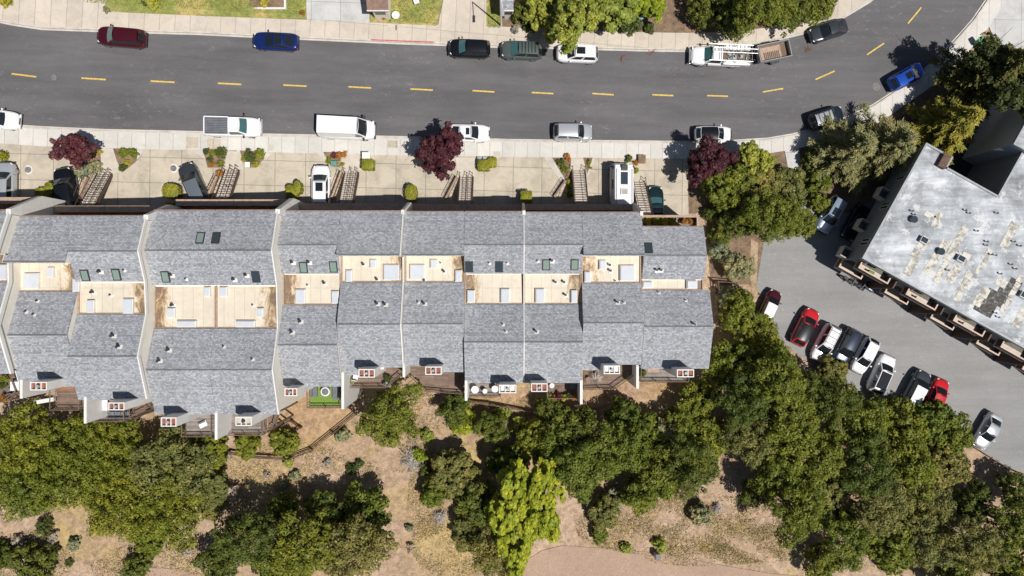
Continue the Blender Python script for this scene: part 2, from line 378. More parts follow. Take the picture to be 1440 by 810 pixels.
drape('dirt_path', [(90,850),(150,805),(190,797),(250,800),(300,812),(380,860)], .05, M['path'])
drape('yard', [(405,560),(430,540),(505,540),(512,570),(470,605),(440,630),(412,640),(385,640),(380,600)], .05, M['brownyard'])
drape('yard', [(655,550),(830,540),(900,540),(985,535),(985,548),(905,560),(815,577),(745,575),(660,562)], .05, M['brownyard'])
# north lawns and drives
drape('lawn', [(145,17),(165,-30),(430,-30),(432,28),(360,26),(280,23)], .16, M['lawn'], .1)
drape('lawn', [(520,32),(522,14),(560,-30),(630,-30),(614,37)], .16, M['lawn'], .1)
drape('lawn', [(684,37),(684,-30),(706,-30),(706,38)], .16, M['lawn'], .1)
drape('lawn', [(-60,8),(-30,-30),(22,-30),(20,8),(0,5)], .16, M['lawn'], .1)
drape('driveways', [(20,9),(22,-40),(165,-40),(145,17),(60,12)], .14, M['walk_n'], .1)
drape('driveways', [(432,28),(430,-40),(520,-40),(520,32)], .14, M['pale'], .1)
drape('driveways', [(616,37),(632,-40),(684,-40),(684,38)], .14, M['walk_n'], .1)
drape('garden_soil', [(706,39),(706,-60),(1230,-60),(1172,4),(1130,26),(1085,38),(1040,45),(980,47),(900,46),(800,42)], .12, M['mulch'], .1)
drape('garden_soil', [(968,224),(1060,219),(1103,212),(1112,280),(1128,280),(1120,300),(1075,335),(1064,400),(1000,400),(990,300),(968,300)], .04, M['mulch'])
drape('garden_soil', [(1122,208),(1180,196),(1240,170),(1272,148),(1318,116),(1355,80),(1440,100),(1600,200),(1300,240),(1190,300),(1140,260)], .06, M['mulch'])
# centre line dashes
for (px, py, a) in [(34,106,-6),(132,111,-2),(229,115,-1.5),(323,118,-1.5),(415,120.5,-1.5),(506,123,-1.5),(593,126,-1.5),(680,128.5,-2),(763,131,-1.5),(848,132.5,-2),(932,134,-1),(1009,135,-1),(1087,127,10),(1160,106,24),(1231,69,34),(1286,22,50)]:
    c = P(px, py); L, W_ = 2.35, .155; ca, sa = math.cos(R(a)), math.sin(R(a))
    pts = [(c.x+ca*u*L/2-sa*v*W_/2, c.y+sa*u*L/2+ca*v*W_/2) for u, v in ((-1,-1),(1,-1),(1,1),(-1,1))]
    drape('road_marking', pts, .034, M['yellow'], world=True)
# ------------------------------------------------------------------ row houses
PN, PS = .42, .38
def solve(py, y0, E, p, sgn=1):
    z = E
    for _ in range(20):
        y = (405-py)*K*(H-z); z = E + sgn*p*abs(y-y0)
    return y, z
M['step'] = plain('worn_step', (.47,.42,.36), .85, .15, 3)
M['ridge'] = plain('dark_ridge_shingle', (.13,.135,.145), .9, .2, 5)
class Unit: pass
def unit(kind, E, xL, xR, eN, rN, endN, f0, f1, rS, eS1, eS2, xs=None, xSR=None):
    u = Unit(); u.kind = kind; u.E = E; s = K*(H-E)
    u.x0 = (xL-720)*s; u.x1 = (xR-720)*s; u.xs = (xs-720)*s if xs else None
    u.xS1 = (xSR-720)*s if xSR else u.x1
    u.yN = (405-eN)*s; u.yR, u.zR = solve(rN, u.yN, E, PN)
    u.yF0 = (405-f0)*s; u.yF1 = (405-f1)*s
    u.zF = E-.25
    if kind == 'A':
        u.yE = (405-endN)*s; u.zE = max(E-.2, u.zR - PN*(u.yR-u.yE))
    else: u.yE = u.yR - .02; u.zE = u.zR
    u.yQ, u.zQ = solve(rS, u.yF1, E, PS)
    u.yS1 = (405-eS1)*s; u.zS1 = u.zQ - PS*(u.yQ-u.yS1)
    u.yS2 = (405-eS2)*s; u.zS2 = u.zQ - PS*(u.yQ-u.yS2)
    u.g = G((u.x0+u.x1)/2); u.zd = E-3.25
    return u
def roofz(u, y):
    if y > u.yR: return u.E + PN*(u.yN-y)
    if y > u.yE: return u.zR - PN*(u.yR-y) if u.kind == 'A' else u.zR
    if y > u.yF1: return u.zF
    if y > u.yQ: return u.E + PS*(u.yF1-y)
    return u.zQ - PS*(u.yQ-y)
def onroof(u, px, py):
    z = u.E
    for _ in range(25):
        p = Z(px, py, z); z = .5*z + .5*roofz(u, p.y)
    p = Z(px, py, roofz(u, p.y)); return p
UN = [
 unit('B', 13.35, -82, 12, 296, 355, 0, 357, 397, 458, 526, 526),
 unit('B', 12.05, 23.5, 108, 304, 368, 0, 370, 410, 471, 537, 545, 42),
 unit('A', 12.05, 108.3, 205, 304, 353, 396, 398, 442, 501, 563, 561, 153),
 unit('A', 10.70, 216, 302.5, 296, 352, 401, 403, 462, 520, 583.5, 583.5, 225),
 unit('A', 10.70, 302.8, 390, 296, 352, 401, 403, 462, 520, 583.5, 583.5, 325),
 unit('A', 9.30, 397, 479, 297, 344, 385, 386, 429, 485, 544, 544, 400),
 unit('B', 9.30, 479.3, 566.5, 297, 358, 0, 360, 397, 456, 528, 517, 503),
 unit('B', 8.15, 569.5, 653.5, 298, 358, 0, 360, 397, 455, 515, 524, 598),
 unit('A', 8.15, 653.8, 736.8, 298, 344, 385, 386, 428, 481, 539, 539, 702),
 unit('A', 7.75, 737, 818, 299, 344, 385, 386, 428, 481, 539, 539, 748),
 unit('B', 7.75, 818.3, 902, 299, 358, 0, 360, 398, 454, 521, 513, 850),
 unit('A', 7.05, 902.5, 989.5, 319, 359, 393, 394, 408, 459, 519, 519, 953, 998),
]
LBL = [
 'grey shingled row house cut off by the left picture edge',
 'far left row house with a square white skylight box on its cream flat roof',
 'row house with two green skylights just above its flat roof, near the left',
 'row house with a pale and a dark skylight side by side on the front slope',
 'row house whose wide cream flat roof is streaked dark at its right side',
 'row house whose back opens to the bright green artificial turf patio',
 'row house behind the round young oak with a brown angled back deck',
 'row house with a long striped brown deck, middle of the row',
 'row house with round patio tables on its grey back deck',
 'row house with planters along its low brown back terrace and two dark framed skylights',
 'row house behind the white camper van with a grey spiky plant on its deck',
 'smaller end row house, rightmost of the row, with a planted front terrace',
]
# chimney picture rectangles (top), flat roof boxes, slope skylights, vents
CH = {1:(42,66,537,549),2:(152,175,566,577),3:(226,248,587,600),4:(331,354,586,599),5:(400,418,546,557),6:(504,527,519,531),7:(598,621,515.5,527),
      8:(702,726,541,553),9:(747,770,539,551),10:(849,872,514,526),11:(952,976,519.5,530.5)}
CHK = {1:'t',2:'t',3:'t',4:'g',5:'t',6:'t',7:'t',8:'w',9:'t',10:'w',11:'t'}
BOX = {0:[(-10,8,372,394)],1:[(32,53,384,406),(65,74,376,390),(101,110,392,410)],2:[(121,131,422,440),(172,186,420,441)],3:[(234,245,433,447),(286,295,403.5,417),(248,275,451,460)],
 4:[(308,319,403.5,417),(331,358,451,460),(361,370,433,446)],5:[(415,429,407,427),(466,476,409,427)],6:[(486,495,380,396),(520,529,365,377),(539,561,372,394)],
 7:[(576,597,372,393),(605,615,365,377),(640,649,380,396)],8:[(657,668,408,426),(704,717,406,426)],9:[(753,766,406,426),(803,812,408,426)],10:[(843,853,366,379),(872,893,373,395),(822,831,382,397)],11:[(904,918,396,405),(966,981,394.5,406)]}
SKY = {2:[(120,387,'a'),(164,386,'a')],3:[(282,335,'a'),(304,335,'b'),(233,389,'a')],4:[(360,389,'b')],5:[(427,376,'a'),(469,375,'a')],8:[(660,375,'b'),(702,375,'b')],9:[(768,372,'a'),(808,372,'a')],11:[(912,349,'b')]}
VEN = {1:[(37,438),(48,442),(53,423)],2:[(132,411),(142,382),(175,380),(168,487),(156,415),(160,472)],3:[(242,387),(262,392),(225,507),(244,429),(238,492)],4:[(330,393),(347,387),(355,505),(356,429),(315,487)],
 5:[(412,369),(435,369),(411,467),(457,398),(423,452),(433,401)],6:[(531,427),(542,428),(512,372),(531,393)],7:[(588,425),(597,427),(597,394),(620,370),(625,382)],8:[(688,370),(713,370),(711,466),(707,456)],
 9:[(756,367),(776,367),(754,466),(793,397),(781,397),(795,415)],10:[(868,425),(877,425),(865,395),(857,373),(858,381)],11:[(923,380),(929,380),(926,411),(976,456),(964,422)]}
def slab(name, u, segs, mat, root, x0, x1, th=.16):
    mb = MB(); top = segs; bot = [(y, z-th) for y, z in reversed(segs)]
    mb.prismx(top+bot, x0, x1); return mb.build(name, mat, root, root.location)
houses = []
for i, u in enumerate(UN):
    xc = (u.x0+u.x1)/2
    root = empty('row_house', (xc, u.yN, u.g), LBL[i], 'house', 'grey roofed row houses stepping down the street')
    o = root.location; zb = min(G(u.x0), G(u.x1)) - 1.2
    a, b = u.x0+.01, u.x1-.01
    y0 = u.yN-.35; yS = max(u.yS1, u.yS2)+.35
    # solid walls under the roof
    yc = u.yF1
    prof = [(y0, zb), (y0, u.E-.05+PN*.35-.1), (u.yR, u.zR-.17), (u.yE, (u.zE if u.kind=='A' else u.zR)-.17), (u.yE, u.zF-.03), (u.yF1, u.zF-.03), (u.yF1, u.E-.2)]
    wn = MB().prismx(prof + [(u.yF1, zb)], a, b)
    ps = [(u.yF1-.001, zb), (u.yF1-.001, u.E-.2), (u.yQ, u.zQ-.17), (yS, u.zQ-PS*(u.yQ-yS)-.17), (yS, zb)]
    ws = MB().prismx(ps, a, u.xS1-.01)
    walls = MB(); walls.add(wn.v, wn.f).add(ws.v, ws.f)
    walls.build('wall', M['stucco'], root, o)
    # roofs
    n = [(u.yN, u.E), (u.yR, u.zR)] + ([(u.yE, u.zE)] if u.kind == 'A' else [(u.yR-.12, u.zR)])
    slab('front_roof', u, n, M['shingle'], root, u.x0, u.x1)
    xs = u.xs if u.xs else u.x1
    if u.xs and abs(u.yS1-u.yS2) > .05:
        slab('back_roof', u, [(u.yF1, u.E), (u.yQ, u.zQ), (u.yS1, u.zS1)], M['shingle'], root, u.x0, u.xs)
        slab('back_roof', u, [(u.yF1, u.E), (u.yQ, u.zQ), (u.yS2, u.zS2)], M['shingle'], root, u.xs, u.xS1)
    else: slab('back_roof', u, [(u.yF1, u.E), (u.yQ, u.zQ), (u.yS1, u.zS1)], M['shingle'], root, u.x0, u.xS1)
    rc = MB()   # dark ridge caps and eave gutter
    for yy, zz, xx in ((u.yR, u.zR, u.x1), (u.yQ, u.zQ, u.xS1)): MB().box(u.x0+.02, xx-.02, yy-.06, yy+.06, zz-.06, zz+.03).build('ridge_cap', M['ridge'], root, o)
    gt = MB().box(u.x0+.02, u.x1-.02, u.yN+.002, u.yN+.1, u.E-.14, u.E-.01)
    gt.build('gutter', M['trim'], root, o)
    # flat roof with its stain strip; u=0 side carries the stain
    left_stain = i in (3, 5, 8, 10)
    me = bpy.data.meshes.new('flat_roof'); e = .1
    vs = [(a+e, u.yF1+e, u.zF), (b-e, u.yF1+e, u.zF), (b-e, u.yF0-.02, u.zF), (a+e, u.yF0-.02, u.zF)]
    me.from_pydata([(v[0]-o.x, v[1]-o.y, v[2]-o.z) for v in vs], [], [(0,1,2,3)])
    uvl = me.uv_layers.new(name='UVMap'); uvc = [(0,0),(1,0),(1,1),(0,1)]
    for li, uvv in enumerate(uvc): uvl.data[li].uv = uvv if left_stain else (1-uvv[0], uvv[1])
    me.materials.append(M['flat']); fo = bpy.data.objects.new('flat_roof', me); col.objects.link(fo); fo.parent = root
    cb = MB()
    cb.box(a, a+e, u.yF1, u.yF0, u.zF-.1, u.zF+.16); cb.box(b-e, b, u.yF1, u.yF0, u.zF-.1, u.zF+.16)
    cb.box(a+e, b-e, u.yF1+.002, u.yF1+e, u.zF-.1, u.zF+.12)
    cb.build('roof_kerb', M['tan'], root, o)
    for (q0, q1, r0, r1) in BOX.get(i, []):
        hb = .38; s = K*(H-u.zF-hb)
        X0, X1, Y1, Y0 = (q0-720)*s, (q1-720)*s, (405-r0)*s, (405-r1)*s
        bx = MB().box(X0, X1, Y0, Y1, u.zF-.05, u.zF+hb-.08).build('skylight_box', M['white'], root, o)
        MB().box(X0+.05, X1-.05, Y0+.05, Y1-.05, u.zF+hb-.081, u.zF+hb+.03).build('dome', M['sky_w'], bx, o, bevel=.05)
    for (px, py, k) in SKY.get(i, []):
        p = onroof(u, px, py); sl = math.atan(PN)*(1 if p.y < u.yR else -1)
        mt = Matrix.Rotation(sl, 3, 'X')
        f = MB().obox(p, (.74, 1.1, .2), m=mt).build('skylight', M['dark'], root, o)
        MB().obox(p+mt@Vector((0,0,.06)), (.56, .92, .1), m=mt).build('pane', M['sky_a' if k == 'a' else 'sky_b'], f, o)
    for (px, py) in VEN.get(i, []):
        p = onroof(u, px, py); sl = 0 if u.yF1 < p.y < u.yE else (math.atan(PN)*(1 if p.y < u.yR else -1) if p.y > u.yE else math.atan(PS)*(-1 if p.y > u.yQ else 1))
        big = random.Random(px*7+py).random() > .35
        mt = Matrix.Rotation(sl, 3, 'X')
        v = MB().obox(p+Vector((.06,-.06,.02)), (.42 if big else .26, .36 if big else .26, .04), m=mt).build('roof_vent', M['white'], root, o)
        vp = MB(); vp.tube(p+Vector((-.02,.02,-.1)), p+Vector((-.02,.02,.42 if big else .25)), .09 if big else .055, n=9)
        vp.tube(p+Vector((-.02,.02,.40 if big else .22)), p+Vector((-.02,.02,.5 if big else .28)), .125 if big else .07, n=9)
        vp.build('vent_cap', M['dark'], v, o)
    # chimney chase with its flues
    if i in CH:
        q0, q1, r0, r1 = CH[i]; zt = u.E + 2.2; s = K*(H-zt)
        X0, X1, Y1, Y0 = (q0-720)*s, (q1-720)*s, (405-r0)*s, (405-r1)*s
        zb2 = u.E - 8.6
        ch = MB().box(X0, X1, Y0, Y1, zb2, zt-.45); t = .09
        ch.box(X0, X0+t, Y0, Y1, zt-.45, zt); ch.box(X1-t, X1, Y0, Y1, zt-.45, zt)
        ch.box(X0+t, X1-t, Y0, Y0+t, zt-.45, zt); ch.box(X0+t, X1-t, Y1-t, Y1, zt-.45, zt)
        d = (X1-X0-2*t)/3
        for q in (1, 2): ch.box(X0+t+d*q-.04, X0+t+d*q+.04, Y0+t, Y1-t, zt-.45, zt-.003)
        cho = ch.build('chimney', M['white'] if True else 0, root, o)
        capm = {'t': M['terracotta'], 'g': M['pale_slab'], 'w': M['white']}[CHK[i]]
        for q in range(3):
            xa = X0+t+d*q+.05
            MB().box(xa, xa+d-.1, Y0+t+.12, Y1-t-.01, zt-.45, zt-.1).build('flue_cap', capm, cho, o)
        xm = (X0+X1)/2; ym = (Y0+Y1)/2
        fl = MB().tube((xm, ym+.02, zt-.2), (xm, ym+.02, zt+.22), .13, n=12)
        fl.build('flue_pipe', M['grey'] if CHK[i] != 'g' else M['dark'], cho, o)
        # cream breast behind the chase
        MB().box(X0-.28, X1+.28, Y1-.02, u.yS1+.5, zb2, min(u.zS1, u.zS2)-.3).build('chimney_breast', M['stucco'], root, o)
    # entry terrace over the garage, parapet, garage door
    if i < 11:
        zt = u.E-5.2; zp = zt+1.05; s = K*(H-zp); pyp = {0:278,1:290,2:290}.get(i, 281 if i < 5 else 285)
        if i >= 5: pyp = 286.5
        if i >= 7: pyp = 287.5
        yp = (405-pyp)*s
        u.yP = yp; u.zP = zp
        tr = MB().box(a, b, y0, yp, zt-.3, zt); tr.build('entry_terrace', M['trim'], root, o)
        pr = MB().box(a, b, yp-.18, yp, zt-.002, zp-.06); pr.build('parapet', M['trim'], root, o)
        MB().box(a, b, yp-.58, yp+.05, zp-.06, zp).build('parapet_cap', M['tan'], root, o)
        gd = MB()
        for q in range(4): gd.box(xc-2.4, xc+2.4, y0+.012, y0+.06, u.g+.2+q*.52, u.g+.2+q*.52+.5)
        gd.build('garage_door', M['white'], root, o)
        for q in (-1.8, 1.4):
            f = MB().box(xc+q-.5, xc+q+.5, y0+.012, y0+.05, zt+3.0, zt+4.3).build('window', M['white'], root, o)
            MB().box(xc+q-.42, xc+q+.42, y0+.051, y0+.06, zt+3.08, zt+4.22).build('pane', M['win'], f, o)
        dr = MB().box(xc-.5+.9, xc+.5+.9, y0+.012, y0+.07, zt, zt+2.1).build('door', M['trim'], root, o)
    for q in (-1.6, 1.5):   # back windows and sliding door
        f = MB().box(xc+q-.9, xc+q+.9, yS-.05, yS-.012, u.zd+.1, u.zd+2.2).build('patio_door', M['white'], root, o)
        MB().box(xc+q-.8, xc+q+.8, yS-.06, yS-.051, u.zd+.2, u.zd+2.1).build('pane', M['win'], f, o)
    houses.append(root)
# party wall tops, front fins and back wing walls belong to the higher house
def follow(u, x0, x1, root, dz=.10):
    pts = [(u.yN, u.E), (u.yR, u.zR)]
    if u.kind == 'A': pts += [(u.yE, u.zE), (u.yF1, u.E+.02)]
    else: pts += [(u.yR-.1, u.zR), (u.yF0-.15, u.E+.1), (u.yF1, u.E+.02)]
    pts += [(u.yQ, u.zQ), (u.yS1 if x0 < (u.x0+u.x1)/2 else u.yS2, (u.zS1 if x0 < (u.x0+u.x1)/2 else u.zS2))]
    up = [(y, z+dz) for y, z in pts]; dn = [(y, z-.3) for y, z in reversed(pts)]
    MB().prismx(up+dn, x0, x1).build('party_wall_cap', M['white'], root, root.location)
for i, wd in ((0,.14),(2,.10),(4,.10),(6,.09)):
    u = UN[i]; follow(u, u.x1-.01, u.x1+wd, houses[i])
follow(UN[1], UN[1].x0-.02, UN[1].x0+.04, houses[1], .03)
u = UN[8]; follow(u, u.x1-.05, u.x1+.04, houses[8], .04)
for i in (0, 2, 4, 6, 8, 10):
    u = UN[i]; x = u.x1; zt = u.zP-1.05
    th = .42 if i in (0,2,4) else .28
    MB().prismx([(u.yN-.3, zt-3.0), (u.yN-.3, u.E+.12), (u.yN+.12, u.E+.12), (u.yP+.12, u.zP+.25), (u.yP+.12, zt-3.0)], x-.14, x-.14+th).build('front_fin_wall', M['white'] if i < 8 else M['stucco'], houses[i], houses[i].location)
# back wing walls: px x, y0, y1
for i, px, ya, yb, side in ((1,30,537,560,0),(2,120,562,595,0),(4,304,583,618,0),(6,482,527,575,0),(7,568,514,530,0),(8,655.5,538,563,0),(9,817.5,538,568,1),(11,896.5,518,546,0)):
    u = UN[i]; s = K*(H-u.E+.1); x = (px-720)*s
    MB().box(x-.12, x+.12, (405-yb)*s, (405-ya)*s+.3, u.E-9.6, u.E-.15).build('wing_wall', M['white'], houses[i], houses[i].location)
    MB().box(x-.125, x+.125, (405-yb)*s-.03, (405-ya)*s+.2, u.E-.15, u.E-.08).build('wing_wall_cap', M['white'], houses[i], houses[i].location)
# terrace of the end house
u = UN[11]; r = houses[11]; zt = u.E-4.3; s = K*(H-zt-1)
X0, X1, Y0, Y1 = (903-720)*s, (983-720)*s, u.yN-.3, (405-303)*s
t_ = MB().box(X0, X1, Y0, Y1, zt-3.4, zt); t_.build('front_terrace', M['deckg'], r, r.location)
t_ = MB().box(X0, X1, Y1-.15, Y1, zt-.01, zt+1); t_.box(X0, X0+.15, Y0, Y1-.15, zt-.01, zt+1); t_.box(X1-.2, X1, Y0, Y1-.15, zt-.01, zt+1)
t_.build('parapet', M['trim'], r, r.location)
t_ = MB().box(X0-.04, X1+.04, Y1-.2, Y1+.04, zt+1, zt+1.05); t_.box(X1-.24, X1+.04, Y0, Y1-.2, zt+1, zt+1.05); t_.build('parapet_cap', M['tan'], r, r.location)
END_T = (X0, X1, Y0, Y1, zt)

# ------------------------------------------------------------------ front stairs
ST = [(1, (148.5,246), (136.5,290), 'concrete stair with bronze rails beside the leaning dark car, leftmost stair'),
      (3, (327,241), (318,286), 'concrete stair right of the dark car with the silver roof'),
      (5, (495,244), (489,286), 'concrete stair to the right of the white car parked in its driveway'),
      (7, (656,250), (656,288), 'concrete stair just below the big purple leaved tree'),
      (10, (813,241), (815,288), 'concrete stair between two bushy planters left of the camper van'),
      (11, (897,257), (902,303), 'curved-ended concrete stair right of the camper van')]
for k, (ui, b0, b1, lab) in enumerate(ST):
    u = UN[ui]; p = P(b0[0], b0[1]); zt = (u.zP-1.05) if ui < 11 else END_T[4]
    top = Z(b1[0], b1[1], zt); x = p.x; 
    yb, yt = p.y, top.y; n = 14; z0 = G(x)+.1; dz = (zt-z0)/n; dy = (yb-yt)/n; W_ = .64
    root = empty('staircase', (x, yb, z0), lab, 'stairs', 'front stairs rising to the row houses'); o = root.location
    tr = MB()
    for q in range(n): tr.box(x-W_, x+W_, yb-(q+1)*dy-.03, yb-q*dy, z0+(q+1)*dz-(.26 if q else .5), z0+(q+1)*dz)
    tr.build('steps', M['step'], root, o)
    no = MB()
    for q in range(n): no.box(x-W_+.12, x+W_-.12, yb-q*dy-.045, yb-q*dy-.005, z0+(q+1)*dz, z0+(q+1)*dz+.012)
    no.build('nosing', M['oldwood'], root, o)
    for sx in (-1, 1):
        MB().prismx([(yb+.1, z0-.3), (yb+.1, z0+.12), (yt, zt+.12), (yt, zt-.3)], x+sx*(W_+.07)-.07, x+sx*(W_+.07)+.07).build('stringer', M['bronze'], root, o)
    rails = (-1, 0.15, 1) if k < 4 else (-1, 1)
    for sx in rails:
        rl = MB(); xx = x+sx*(W_+.02); hgt = .95
        rl.tube((xx, yb+.15, z0+hgt), (xx, yt, zt+hgt), .028); rl.tube((xx, yb+.15, z0+.3), (xx, yt, zt+.3), .016)
        rl.tube((xx, yb+.15, z0+hgt), (xx, yb+.45, z0+hgt-.02), .035); rl.tube((xx, yb+.45, z0+hgt), (xx, yb+.45, z0), .03)
        for q in range(0, 9, 1):
            f = q/8; yy = yb+.15+(yt-yb-.15)*f; zz = z0+(zt-z0)*f
            rl.tube((xx, yy, zz), (xx, yy, zz+hgt), .03 if q % 4 == 0 else .016, n=5)
        rl.build('handrail', M['bronze'], root, o)
# low flank walls with rails left of the stairs
for (a_, b_, lab) in [((127,250),(112,287),'slanting low wall with rail left of the leftmost stair'),((309,249),(297,273),'slanting low wall with rail behind the small orange shrub'),
                      ((482,243),(468,280),'slanting low wall with rail beside the white car'),((643,250),(627,280),'slanting low wall with rail under the purple tree'),((795,255),(779,278),'slanting low wall with rail beside the bright green vine')]:
    p, q = P(*a_), P(*b_); z = min(G(p.x), G(q.x))
    root = empty('low_wall', (p.x, p.y, z), lab, 'wall'); o = root.location
    d = (q-p); d.z = 0; L = d.length; ang = math.atan2(d.y, d.x); mid = (p+q)/2
    MB().obox((mid.x, mid.y, z+.3), (L, .22, .9), ang).build('wall', M['tan'], root, o)
    rl = MB(); rl.tube((p.x, p.y, z+1.5), (q.x, q.y, z+1.5), .03)
    rl.tube((p.x, p.y, z+1.1), (q.x, q.y, z+1.1), .02)
    for t in range(6): c = p+(q-p)*(t/5); rl.tube((c.x, c.y, z+.7), (c.x, c.y, z+1.5), .02, n=5)
    rl.build('rail', M['bronze'], root, o)

# ------------------------------------------------------------------ back decks
def deck(i, x0, x1, y0, y1, lab, mat='deck', rail='s', cut=None, z=None, band=None):
    u = UN[i]; z = u.zd if z is None else z; s = K*(H-z)
    X0, X1, Y1, Y0 = (x0-720)*s, (x1-720)*s, (405-y0)*s, (405-y1)*s
    g = min(G(X0), G(X1))
    root = empty('deck', ((X0+X1)/2, (Y0+Y1)/2, g), lab, 'deck', 'wooden decks behind the row houses'); o = root.location
    poly = [(X0, Y0), (X1, Y0), (X1, Y1), (X0, Y1)]
    if cut: poly = [((px-720)*s, (405-py)*s) for px, py in cut]
    MB().prism(poly, z-.2, z).build('deck_boards', M[mat], root, o)
    ps = MB()
    for (x, y) in poly: ps.tube((x*.97+o.x*.03, y*.97+o.y*.03, g-.5), (x*.97+o.x*.03, y*.97+o.y*.03, z-.2), .1, n=6)
    ps.build('posts', M['oldwood'], root, o) if False else None
    for (x, y) in poly: MB().tube((x*.97+o.x*.03, y*.97+o.y*.03, g-.5), (x*.97+o.x*.03, y*.97+o.y*.03, z-.2), .1, n=6).build('post', M['oldwood'], root, o)
    rl = MB(); n = len(poly)
    for j in range(n):
        p, q = Vector((*poly[j], z)), Vector((*poly[(j+1) % n], z))
        if (p.y+q.y)/2 > Y1-.25: continue                      # the side against the house
        rl.tube(p+Vector((0,0,1)), q+Vector((0,0,1)), .05, n=5); rl.tube(p+Vector((0,0,.15)), q+Vector((0,0,.15)), .03, n=5)
        m_ = max(2, int((q-p).length/.22))
        for t in range(m_+1): c = p+(q-p)*(t/m_); rl.tube(c, c+Vector((0,0,1)), .045 if t % 7 == 0 else .014, n=4)
    if rail: rl.build('railing', M['oldwood'], root, o)
    if band: 
        MB().box(X0, X1, Y1-.5, Y1-.02, z+.002, z+.35).build('bench', M['deck2'], root, o)
    return root, (X0, X1, Y0, Y1, z)
DK = {}
DK[0] = deck(0, -40, 33, 524, 560, 'brown deck at the left picture edge with chairs and plants', cut=[(-40,566),(12,563),(33,548),(24,524),(-40,524)])
DK[1] = deck(1, 80, 120, 540, 574, 'orange brown deck with a narrow orange bench against the house', band=True)
DK[2] = deck(2, 140, 182, 562, 590, 'small grey deck with a row of dark chairs along its bench', 'deckg')
DK[22] = deck(2, 184, 214, 556, 583, 'narrow angled brown deck beside the tall white party wall', cut=[(190,584),(212,574),(212,556),(190,556)])
DK[3] = deck(3, 262, 303, 580, 611, 'grey brown deck with a white cushion lying on it', 'deckg')
DK[4] = deck(4, 322, 374, 580, 609, 'plain wide grey boarded deck above the two round bushes', 'deckg')
DK[42] = deck(4, 374, 400, 578, 602, 'small brown deck landing beside the brown yard', cut=[(378,604),(388,598),(394,578),(378,578)])
DK[5] = deck(5, 436, 482, 541, 571, 'dark framed deck laid with bright green artificial turf', 'turf')
DK[6] = deck(6, 488, 567, 515, 543, 'brown deck with a slanting right end behind the young oak', cut=[(490,543),(545,543),(566,525),(566,510),(490,512)])
DK[7] = deck(7, 572, 654, 512, 550, 'long brown striped deck with its left corner cut away', cut=[(600,548),(652,552),(652,512),(572,512),(577,525)])
DK[8] = deck(8, 658, 704, 536, 556, 'grey deck holding three round patio tables', 'deckg')
DK[9] = deck(9, 769, 816, 536, 558, 'dark brown deck lined with planter pots', 'deck')
DK[10] = deck(10, 820, 896, 509, 546, 'brown deck with diagonal steps and a spiky grey plant', cut=[(820,546),(862,545),(894,522),(894,509),(820,509)])
DK[11] = deck(11, 899, 965, 514, 535, 'narrow grey brown deck on the end house with a pale mat', 'deckg')
